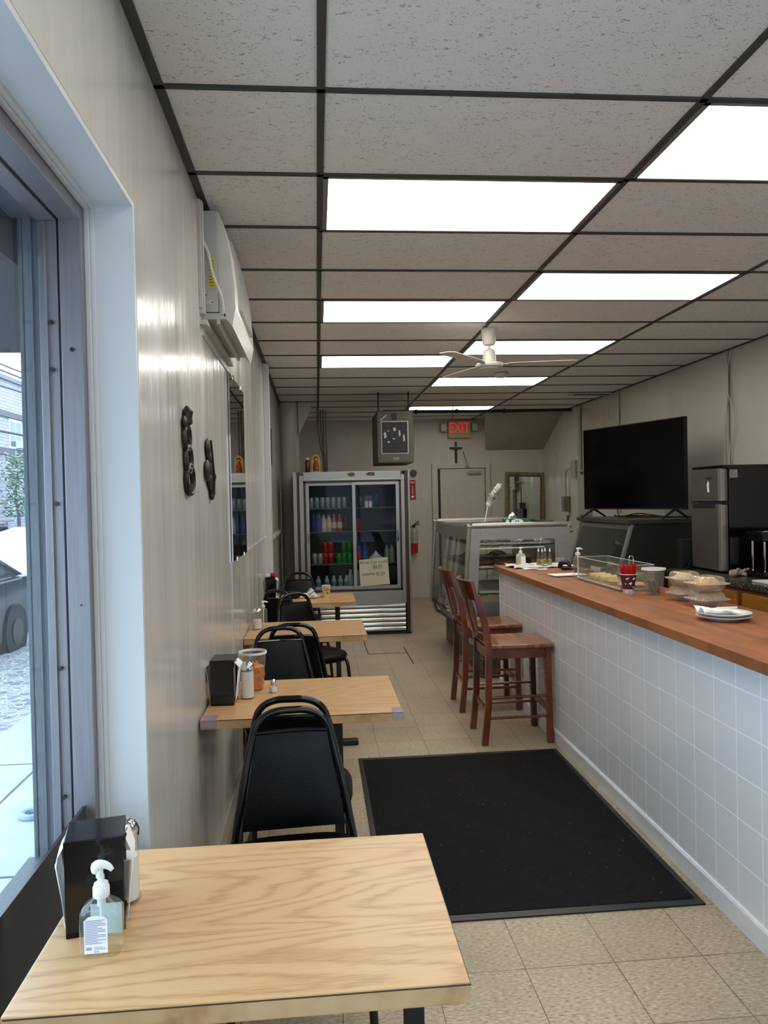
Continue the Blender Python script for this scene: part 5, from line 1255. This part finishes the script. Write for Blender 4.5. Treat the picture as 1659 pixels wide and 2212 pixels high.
# ================= on the tiled counter (top z = 1.006) =================
TZ = 1.006
wr = thing('wax_paper', 'crumpled sheets of thin white paper at the far end of the wooden worktop', 'paper', (1.72, 5.98, TZ))
rnd = random.Random(3)
b = MB(); ph = [rnd.uniform(0, 6) for _ in range(6)]
b.sheet(lambda u, v: (-.22 + .47 * u + .02 * math.sin(9 * v), -.18 + .34 * v + .015 * math.sin(11 * u), .004 + .012 * abs(math.sin(9 * u + ph[0]) * math.sin(7 * v + ph[1])) + .006 * abs(math.sin(17 * u + 5 * v))), 24, 16)
b.build('sheet', mat('thin_paper', (206, 204, 200), .6), wr, smooth=True, solid=.0015)
b = MB(); b.sheet(lambda u, v: (-.15 + .18 * u, -.27 + .1 * v, .003 + .003 * math.sin(6 * u)), 6, 3); b.build('loose_sheet', PAPER, wr, solid=.001)
sb = thing('sanitizer_bottle', 'sanitizer pump bottle at the far end of the wooden worktop, left of the oil bottles', 'bottle', (1.625, 6.05, TZ + .006))
b = MB(); b.lathe([(.034, 0), (.036, .005), (.036, .075), (.03, .09), (.012, .1)], seg=24, sq=3, M=Matrix.Diagonal((1, .65, 1, 1))); b.build('bottle', mat('pale_green_gel', (176, 172, 136), .2), sb, smooth=True)
b = MB(); b.lathe([(.015, .098), (.015, .118), (.005, .12), (.005, .135)], seg=16); b.tube([(-.012, 0, .139), (.005, 0, .143), (.018, 0, .138)], [.004, .008, .004], 8); b.build('pump', WHITE, sb, smooth=True)
MB().box(-.005, .034, -.026, -.024, .008, .075).build('label', LABELW, sb)
pl = thing('oil_tray', 'round white plate carrying the four oil bottles', 'plate', (1.80, 5.98, TZ + .006)); MB().lathe([(.07, 0), (.12, .01), (.125, .014), (.12, .014), (.07, .005)], seg=32).build('plate', WHITE, pl, smooth=True)
OIL = mat('olive_oil', (150, 132, 22), .15)
for i, (x, y) in enumerate(((1.755, 5.99), (1.775, 5.955), (1.815, 6.01), (1.84, 5.965))):
    t = thing('oil_bottle', 'small oil bottle with white spout on the round plate, %s from the left' % ORD[i], 'bottle', (x, y, TZ + .012), 0, 'oil bottles on the round plate')
    b = MB(); b.lathe([(.018, 0), (.019, .004), (.018, .05), (.006, .09), (.005, .11)], seg=16); b.build('bottle', CLEARP, t, smooth=True)
    MB().lathe([(.0165, .003), (.0165, (.045, .036, .04, .038)[i]), (.004, .046)], seg=16).build('oil', OIL, t, smooth=True)
    MB().lathe([(.0065, .105), (.0075, .112), (.005, .125), (.0015, .134)], seg=12).build('spout', WHITE, t, smooth=True)
for i, (x, y) in enumerate(((1.90, 5.93), (1.945, 5.95))):
    t = thing('plastic_cup', ['small clear plastic cup right of the oil bottles', 'small clear plastic cup farthest right beside the oil bottles'][i], 'cup', (x, y, TZ + .018)); MB().lathe([(.022, 0), (.03, .05), (.031, .052)], seg=20, cap=False).build('cup', CLEARP, t, smooth=True)
hs = thing('telephone_handset', 'black curved handset lying on the wooden worktop near the oil bottles', 'handset', (1.88, 5.60, TZ), -.25)
b = MB(); b.tube(smoothpts([(-.075, .02, .02), (-.06, .0, .055), (-.02, -.01, .058), (.0, -.02, .03)], 4), [.016, .017, .018, .019, .019, .019, .018, .017, .016, .015, .014, .013, .012], 10); b.tube(smoothpts([(-.06, 0, .016), (.0, -.02, .018), (.07, -.03, .016), (.1, -.03, .013)], 4), .015, 10); b.build('body', BLK, hs, smooth=True)
pen = MB().tube([(-.07, 0, .011), (.07, .01, .011)], .010, 10).build('marker', BLKM, None, smooth=True, loc=(1.90, 5.35, TZ + .001)); tag(pen, 'thick black marker lying right of the notepad', 'marker')
npd = thing('notepad', 'dark notepad with white pages lying flat on the wooden worktop', 'notepad', (1.74, 5.20, TZ), .12)
MB().box(-.11, .11, -.07, .07, 0, .006, .001).build('cover', mat('dark_cover', (46, 34, 36), .4), npd); MB().box(-.13, .10, -.06, .075, .0062, .012, .001).build('pages', PAPER, npd)
pump(1.745, 5.03, TZ, 'tall clear pump bottle with a white pump beside the acrylic food box', .036, .205, LIQ, .032)
# acrylic box with a foil tray and pastries
ab = thing('acrylic_food_box', 'open clear acrylic food box on the wooden worktop behind the red straws', 'food box', (1.83, 4.62, TZ))
b = MB(); hx, hy = .10, .36
for q in ((-hx, -hx + .003, -hy, hy), (hx - .003, hx, -hy, hy), (-hx, hx, -hy, -hy + .003), (-hx, hx, hy - .003, hy)): b.box(*q, .012, .15)
b.build('walls', CLEARP, ab)
b = MB()
b.tube([(-hx, -hy, .15), (hx, -hy, .15), (hx, hy, .15), (-hx, hy, .15)], .0018, 6, closed=True); b.build('rim', mat('acrylic_edge', (196, 196, 186), .3), ab)
b = MB(); b.box(-hx - .005, hx + .005, -hy - .005, hy + .005, 0, .008, .002); b.tube([(-hx - .005, -hy - .005, .01), (hx + .005, -hy - .005, .01), (hx + .005, hy + .005, .01), (-hx - .005, hy + .005, .01)], .007, 8, closed=True); b.build('foil_tray', FOIL, ab, smooth=True)
MB().box(-hx - .0035, -hx - .001, -.04, .12, .085, .11).build('strip_label', mat('translucent_label', (176, 172, 160), .5), ab)
MB().tube(smoothpts([(-.02, -.30, .06), (-.025, -.30, .18), (-.012, -.295, .198), (.004, -.29, .18), (.0, -.29, .06)], 5), .003, 8).build('tongs_handle', CHROME, ab, smooth=True)
YEL = mat('yellow_cheese', (214, 204, 140), .5)
for i, (y, m, w) in enumerate(((4.88, YEL, .05), (4.80, YEL, .055), (4.70, YEL, .05))):
    o = MB().tube([(1.77, y, TZ + .03), (1.88, y + .01, TZ + .03)], [.018, .022], 10).build('pastry_roll', m, smooth=True); tag(o, 'pale yellow roll in the acrylic food box, %s from the far end' % ORD[i], 'pastry', 'yellow rolls in the acrylic box')
for i, (x, y) in enumerate(((1.80, 4.56), (1.86, 4.47), (1.80, 4.38), (1.87, 4.34))):
    o = MB().ball((0, 0, .016), .045, .9, 1.2, .34, 14, 8, .06).build('pastry', BREAD, None, smooth=True, loc=(x, y, TZ + .012)); tag(o, 'tan folded pastry in the acrylic food box, %s from the far end' % ORD[i], 'pastry', 'tan pastries in the acrylic box')
# cup of red straws
cu = thing('straw_cup', 'burgundy paper cup with white bean pattern holding red straws', 'cup', (1.728, 4.15, TZ))
b = MB(); b.lathe([(.031, .028), (.0445, .112)], seg=32, cap=False); b.build('cup', mat('burgundy_paper', (66, 24, 34), .5), cu, smooth=True)
MB().lathe([(.028, 0), (.0315, .029)], seg=32, cap=True).build('patterned_base', mat('grey_swirl_paper', (180, 172, 170), .6, var=.5, vscale=60), cu, smooth=True)
b = MB(); b.tube([(.045 * math.cos(2 * PI * k / 28), .045 * math.sin(2 * PI * k / 28), .112) for k in range(28)], .0022, 8, closed=True); b.build('rim', mat('pink_white_rim', (226, 190, 190), .5), cu)
b = MB()
for a, z, s in ((-2.2, .088, 1), (-2.0, .092, 1), (-1.25, .086, 1), (-1.1, .09, 1), (-1.75, .062, 1), (-1.55, .065, 1), (-1.62, .056, .8), (-2.4, .06, .8), (-1.2, .04, .6), (-1.05, .042, .6)):
    rr = .031 + (z - .028) * .161
    b.ball((rr * math.cos(a), rr * math.sin(a), z), .0045 * s, 1.1, 1.1, .8, 8, 6)
b.build('bean_pattern', LABELW, cu)
rs = random.Random(5)
RS = mat('red_straw', (190, 18, 26), .35)
for k in range(56):
    a = rs.uniform(0, 2 * PI); q = math.sqrt(rs.random())
    o = MB().tube([(q * .026 * math.cos(a), q * .026 * math.sin(a), .03), (q * .047 * math.cos(a), q * .047 * math.sin(a), rs.uniform(.152, .172))], .0028, 6).build('straw', RS, None, loc=(1.728, 4.15, TZ))
    tag(o, 'red drinking straw standing in the burgundy paper cup', 'straw', 'red straws in the burgundy cup')
# clear deli tub
dt = thing('deli_tub', 'clear open plastic tub of dull green packets, right of the red straws', 'tub', (1.852, 4.10, TZ))
MB().lathe([(.044, 0), (.046, .003), (.060, .138)], seg=32, cap=False).build('tub', glass('deli_tub_plastic', (.86, .84, .80), .18, .06, .12, (190, 184, 172)), dt, smooth=True)
b = MB(); b.lathe([(.0605, .136), (.0655, .137), (.0655, .147), (.061, .147), (.0605, .136)], seg=32, cap=False); b.build('rim', WHITE, dt, smooth=True)
rq = random.Random(2)
for k in range(9):
    M = Matrix.Translation((rq.uniform(-.018, .018), rq.uniform(-.018, .018), .036 + .003 * k * .4)) @ Matrix.Rotation(rq.uniform(0, 3), 4, 'Z') @ Matrix.Rotation(rq.uniform(-.4, .4), 4, 'X')
    o = MB().box(-.024, .024, -.004, .004, -.03, .035, .003, M=M).build('tea_packet', mat('green_grey_packets', (92, 92, 76), .4, var=.4, vscale=50), None, loc=(1.852, 4.10, TZ)); tag(o, 'dull green sealed packet inside the open clear tub', 'packet', 'green packets in the clear tub')
# clamshell boxes
def clam(x, y, z, lab, col, r=.078):
    t = thing('clamshell_box', lab, 'food container', (x, y, z), .1, 'clear clamshell boxes of pastries')
    def fl(prof):
        bb = bmesh.new(); rings = []
        for rr, zz, amp in prof:
            ring = []
            for k in range(64):
                a = 2 * PI * k / 64; s = rr * (1 + amp * (1 if k % 4 < 2 else -1)); cx, sy = math.cos(a), math.sin(a)
                mm = (abs(cx) ** 5 + abs(sy) ** 5) ** (-1 / 5); ring.append(bb.verts.new((s * cx * mm, s * sy * mm, zz)))
            rings.append(ring)
        for a, c in zip(rings, rings[1:]):
            for k in range(64): bb.faces.new((a[k], a[(k + 1) % 64], c[(k + 1) % 64], c[k]))
        bb.faces.new(rings[0][::-1]); bb.faces.new(rings[-1]); return bb
    CL = glass('clamshell_plastic', (.94, .90, .84), .35, .06, .20, (220, 205, 185))
    b = MB(); b._merge(fl([(r * .66, 0, 0), (r * .72, .004, .02), (r * .92, .036, .035), (r * .95, .038, 0)])); b.build('bottom_shell', CL, t)
    b = MB(); b._merge(fl([(r * .93, .041, 0), (r * .88, .046, .03), (r * .80, .068, .04), (r * .66, .074, 0)])); b.build('lid', CL, t)
    b = MB(); b.lathe([(r * .9, .037), (r * 1.14, .037), (r * 1.14, .041), (r * .9, .041)], seg=48, sq=3, cap=False); b.build('rim', glass('clam_rim', (.9, .86, .84), .3, .1, .35, (225, 205, 200)), t)
    b = MB(); b.ball((0, 0, .036), r * .78, 1.02, 1.02, .56, 20, 10, .05); b.build('pastries', col, t, smooth=True)
    return t
PB = mat('pale_pastry', (216, 180, 130), .7, var=.2, vscale=40); PC = mat('cream_pastry', (226, 208, 170), .7, var=.15, vscale=40); PD = mat('rosy_pastry', (176, 136, 116), .7, var=.3, vscale=40)
clam(1.895, 3.60, TZ + .001, 'clear pastry box, lower one of the front stack next to the plates', PD)
clam(1.895, 3.60, TZ + .077, 'clear pastry box, upper one of the front stack next to the plates', PB)
clam(1.90, 3.84, TZ + .001, 'clear pastry box, lower one of the back stack', PD, .07)
clam(1.90, 3.84, TZ + .077, 'clear pastry box, upper one of the back stack', PC, .07)
for k in range(2):
    t = thing('plate', ['lower white plate of the two stacked on the wooden worktop', 'upper white plate of the stacked two, under the paper napkin'][k], 'plate', (1.765, 3.21, TZ + k * .0145), 0, 'stacked white plates')
    MB().lathe([(.062, 0), (.066, .003), (.09, .010), (.113, .018), (.1155, .020), (.112, .021), (.088, .014), (.06, .006)], seg=48).build('plate', mat('white_china', (228, 228, 228), .15), t, smooth=True)
nk = thing('paper_napkin', 'crumpled white napkin with a plastic fork on the upper plate', 'napkin', (1.75, 3.215, TZ + .0345))
b = MB(); b.sheet(lambda u, v: (-.095 + .17 * u, -.05 + .1 * v, .002 + .02 * (1 - u) * abs(math.sin(5 * v + 3 * u)) + .004 * math.sin(12 * u + 7 * v)), 16, 10); b.build('napkin', PAPER, nk, smooth=True, solid=.001)
MB().tube([(-.03, -.03, .022), (.08, .0, .016)], .004, 8, flat=.5).build('fork', WHITE, nk)

# ================= outside =================
ASPH = mat('asphalt', (120, 124, 130), .9, var=.15, vscale=3)
struct(MB().box(-17, -3.45, -20, 80, -.25, -.14).build('trim_11', ASPH)); bpy.data.objects['trim_11']['label'] = 'street surface'
CONC = mat('sidewalk_concrete', (172, 178, 184), .85, var=.12, vscale=4)
o = MB().box(-2.25, -.76, -20, 80, -.2, -.03).build('trim_12', CONC); struct(o, 'concrete sidewalk')
o = MB().box(-3.4, -2.25, -20, 80, -.2, -.035).build('trim_13', COBBLE); struct(o, 'flagstone strip along the kerb')
o = MB().box(-3.45, -3.4, -20, 80, -.25, -.03).build('trim_14', CONC); struct(o, 'kerb')
o = MB().box(-.76, 14, -20, YB - .16, -.2, -.03).build('trim_15', CONC); struct(o, 'pavement before the shop front')
b = MB()
for k in range(-6, 20): b.box(-2.25, -.76, 1.5 * k + .4, 1.5 * k + .415, -.031, -.0285)
b.box(-1.75, -1.735, -10, 30, -.031, -.0285)
struct(b.build('trim_16', mat('paving_joint', (90, 94, 98), .9)))
an = MB().tube([(-1.5 + .05 * math.cos(2 * PI * k / 20), 4.07 + .05 * math.sin(2 * PI * k / 20), -.02) for k in range(20)], .02, 8, closed=True).build('pavement_ring', mat('ring_grey', (150, 160, 170), .5), smooth=True); tag(an, 'small pale metal ring set in the sidewalk near the window', 'ring')
# brick building across the street
bl = thing('brick_building', 'pale brick building with dark bands across the street', 'building', (-15, 44, -.15))
MB().box(-8, 0, -22, 40, 0, 7.95).build('wall', BRICK, bl)
BAND = mat('dark_band', (84, 76, 82), .6)
for z0, z1 in ((4.30, 4.62), (6.15, 6.43)): MB().box(-.0, .10, -22, 40, z0, z1).build('band', BAND, bl)
MB().box(-8, .15, -22, 40, 7.95, 8.15).build('roof_edge', mat('roof_edge', (120, 116, 120), .6), bl)
def bwin(y0, y1, z0, z1, two=True):
    b = MB(); b.box(-.03, .05, y0, y1, z0, z1); w = b.build('window', mat('window_white', (214, 226, 232), .5), bl)
    b = MB(); ym = (y0 + y1) / 2; zm = (z0 + z1) / 2
    for a, c in ([(y0 + .1, ym - .08), (ym + .08, y1 - .1)] if two else [(y0 + .1, y1 - .1)]):
        b.box(.05, .06, a, c, z0 + .12, zm - .06); b.box(.05, .06, a, c, zm + .06, z1 - .12)
    b.build('pane', mat('dark_pane', (70, 86, 96), .1), w)
bwin(-4.9, -3.35, 4.65, 6.12); bwin(-5.3 + 10, -3.7 + 10, 4.65, 6.12); bwin(-12, -10.4, 4.65, 6.12); bwin(-5.25, -4.65, 1.43, 2.48, False); bwin(-12, -11.2, 1.43, 2.48, False)
MB().box(.05, .45, -4.2, -3.5, 4.7, 5.05, .02).build('window_air_conditioner', WHITE, bl)
MB().box(.05, .45, -3.3, -2.9, 4.75, 5.05, .02).build('window_air_conditioner', CREAM, bl)
for i, (z, x) in enumerate(((5.12, -8), (3.55, -8), (5.45, -8.4), (5.0, -8.8))):
    o = MB().tube([(x, -5, z + .3), (x, 12, z - .1), (x, 22, z), (x, 50, z + .6)], .025 if i != 1 else .035, 6).build('overhead_wire', mat('wire_dark', (70, 80, 84), .6)); tag(o, 'overhead street wire in front of the brick building, %s' % ['highest', 'lowest and thickest', 'second highest', 'second lowest'][i], 'wire', 'overhead street wires')
# street tree
tr = thing('street_tree', 'slim leafy street tree before the brick building', 'tree', (-13.9, 37.0, -.15))
MB().tube(smoothpts([(0, 0, 0), (.05, .0, 1.2), (-.1, .1, 2.4), (.1, 0, 3.5)], 4), [.08] * 5 + [.06] * 4 + [.04] * 4, 8).build('trunk', mat('bark', (110, 104, 100), .9), tr)
b = MB(); rt = random.Random(9)
for k in range(900):
    c = Vector((rt.gauss(0, .33), rt.gauss(0, .33), rt.uniform(1.3, 4.3))); s = rt.uniform(.05, .1); a = rt.uniform(0, PI); d = Vector((math.cos(a), math.sin(a), rt.uniform(-.5, .5))) * s; e = Vector((-d.y, d.x, s * .8)) * .6
    b.quad(c - d, c + e, c + d, c - e)
b.build('foliage', mat('pale_leaf', (120, 140, 116), .8, var=.4, vscale=10), tr)
ssn = thing('street_sign', 'pale blue street sign with red lettering plate below it', 'sign', (-9, 24.6, -.14))
MB().cyl((0, .45, 0), (0, .45, 2.7), .04).build('post', STEEL, ssn); MB().box(.0, .04, .0, .9, 2.10, 2.62, .01).build('upper_plate', mat('sign_pale_blue', (170, 214, 222), .5), ssn); b = MB(); b.box(0, .04, .1, .9, 1.86, 2.08, .01); b.build('lower_plate', LABELW, ssn)
b = MB(); b.box(.04, .045, .15, .85, 2.0, 2.03); b.box(.04, .045, .15, .8, 1.92, 1.95); b.build('red_lines', mat('sign_red2', (190, 60, 70), .5), ssn)
# vehicles
def car(name, lab, x, y, rgb, flip=1, L=4.6):
    """sedan along Y; near side faces +X"""
    t = thing(name, lab, 'car', (x, y, -.14)); hl = L / 2; f = flip
    P = mat('car_paint_%d' % rgb[0], rgb, .2, spec=.25)
    low = [(-hl, .35), (-hl + .03, .62), (-hl + .15, .78), (-1.45, .88), (1.35, .93), (hl - .08, .88), (hl, .70), (hl, .35), (hl - .1, .22), (-hl + .1, .22)]
    b = MB(); b.prism([(yy * f, z) for yy, z in low], 'X', -.88, .88, .05); b.build('body', P, t, smooth=True)
    tp = bmesh.new(); cab = [(-1.25, .88), (-.45, 1.30), (.2, 1.37), (.85, 1.34), (1.75, .92)]
    A = [tp.verts.new((.84 - (z - .88) * .42, yy * f, z)) for yy, z in cab]; B2 = [tp.verts.new((-.84 + (z - .88) * .42, yy * f, z)) for yy, z in cab]
    tp.faces.new(A); tp.faces.new(B2[::-1])
    for i in range(4): tp.faces.new((A[i], B2[i], B2[i + 1], A[i + 1]))
    b = MB(); b._merge(tp); b.build('roof', P, t)
    win = [[(-1.0, .92), (-.42, 1.24), (-.1, 1.28), (-.1, .92)], [(-.03, .92), (-.03, 1.29), (.75, 1.28), (1.0, 1.16), (1.0, .92)], [(1.06, .95), (1.06, 1.14), (1.4, .98)]]
    for w in win:
        tw = bmesh.new(); q = [tw.verts.new((.845 - (z - .88) * .42, yy * f, z)) for yy, z in w]; tw.faces.new(q)
        r_ = bmesh.ops.extrude_face_region(tw, geom=tw.faces[:]); bmesh.ops.translate(tw, verts=[v for v in r_['geom'] if isinstance(v, bmesh.types.BMVert)], vec=(.006, 0, 0))
        b = MB(); b._merge(tw); b.build('side_window', mat('car_glass', (40, 62, 64), .08, spec=.6), t)
    MB().tube([(.86 - (z - .88) * .42, yy * f, z) for yy, z in [(-1.2, .90), (-.45, 1.31), (.2, 1.38), (.85, 1.35), (1.72, .93)]], .012, 6).build('chrome_trim', CHROME, t)
    MB().box(.88, .89, -1.3, 1.6, .885, .905).build('chrome_strip', CHROME, t)
    for s in (-1, 1):
        for xx in (-.8, .8):
            b = MB(); b.cyl((xx - .1, s * 1.4, .31), (xx + .1, s * 1.4, .31), .31, seg=24); w = b.build('wheel', BLKM, t, smooth=True); MB().cyl((xx + .1, s * 1.4, .31), (xx + .11, s * 1.4, .31), .15, seg=16).build('hubcap', DSTEEL, w)
    b = MB(); b.cyl((.885, .85 * f, .78), (.905, .85 * f, .78), .012); b.box(.88, .91, .75 * f - .07, .75 * f + .07, .76, .79, .008); b.build('door_handle', CHROME, t)
    return t
car('car', 'glossy black sedan parked at the kerb outside the window', -4.3, 7.55, (10, 11, 14))
car('car', 'pale silver car parked beyond the black sedan', -4.6, 13.6, (190, 206, 214))
vn = thing('van', 'bright blue van parked near the brick building', 'van', (-11.3, 35.5, -.14))
b = MB(); b.box(-.95, .95, -2.2, 2.4, .35, 2.1, .12, 3); b.build('body', mat('van_blue', (40, 180, 222), .3), vn); MB().box(.3, .7, -2.23, -2.19, .9, 1.25).build('tail_light', mat('tail_red', (190, 30, 40), .3), vn)
MB().box(-.7, .7, -2.22, -2.19, 1.35, 1.9, .02).build('rear_window', mat('van_glass', (60, 110, 130), .1), vn)
for s in (-1, 1): MB().cyl((.75, s * 1.4, .33), (.97, s * 1.4, .33), .33, seg=20).build('wheel', BLKM, vn)
mc = thing('motorcycle', 'dark parked motorcycle with an orange cone-like light beyond the black sedan', 'motorcycle', (-13.8, 35.0, -.14))
for y in (-.65, .65): MB().tube([(0, y + .28 * math.cos(2 * PI * k / 20), .33 + .28 * math.sin(2 * PI * k / 20)) for k in range(20)], .06, 8, closed=True).build('wheel', BLKM, mc)
b = MB(); b.ball((0, .1, .8), .32, .7, 1.5, .7, 14, 8); b.ball((0, -.5, .9), .2, .7, 1.5, .5, 12, 8); b.box(-.12, .12, -.4, .4, .3, .7, .05); b.build('body', mat('moto_black', (22, 22, 24), .3), mc, smooth=True)
b = MB(); b.tube([(-.35, .5, 1.15), (0, .45, 1.1), (.35, .5, 1.15)], .025, 8); b.tube([(0, .45, 1.1), (0, .65, .33)], .03, 8); b.build('handlebar', CHROME, mc)
MB().lathe([(.16, 0), (.03, .5)], (0.2, .95, 0), 14).build('orange_cone', mat('cone_orange', (240, 90, 50), .4), mc)
# houses opposite the shop front, seen only in reflections
hb = thing('brick_house', 'pale brick house facing the shop front behind the camera', 'building', (3, -16, -.15))
MB().box(-14, 12, -6, 0, 0, 6.5).build('wall', mat('house_brick', (170, 160, 158), .9, var=.2, vscale=6), hb)
for x in (-8, -4, 0, 4, 8): MB().box(x, x + 1.4, 0, .05, 1.2, 3.2).build('window', mat('dark_pane', (70, 86, 96), .1), hb)
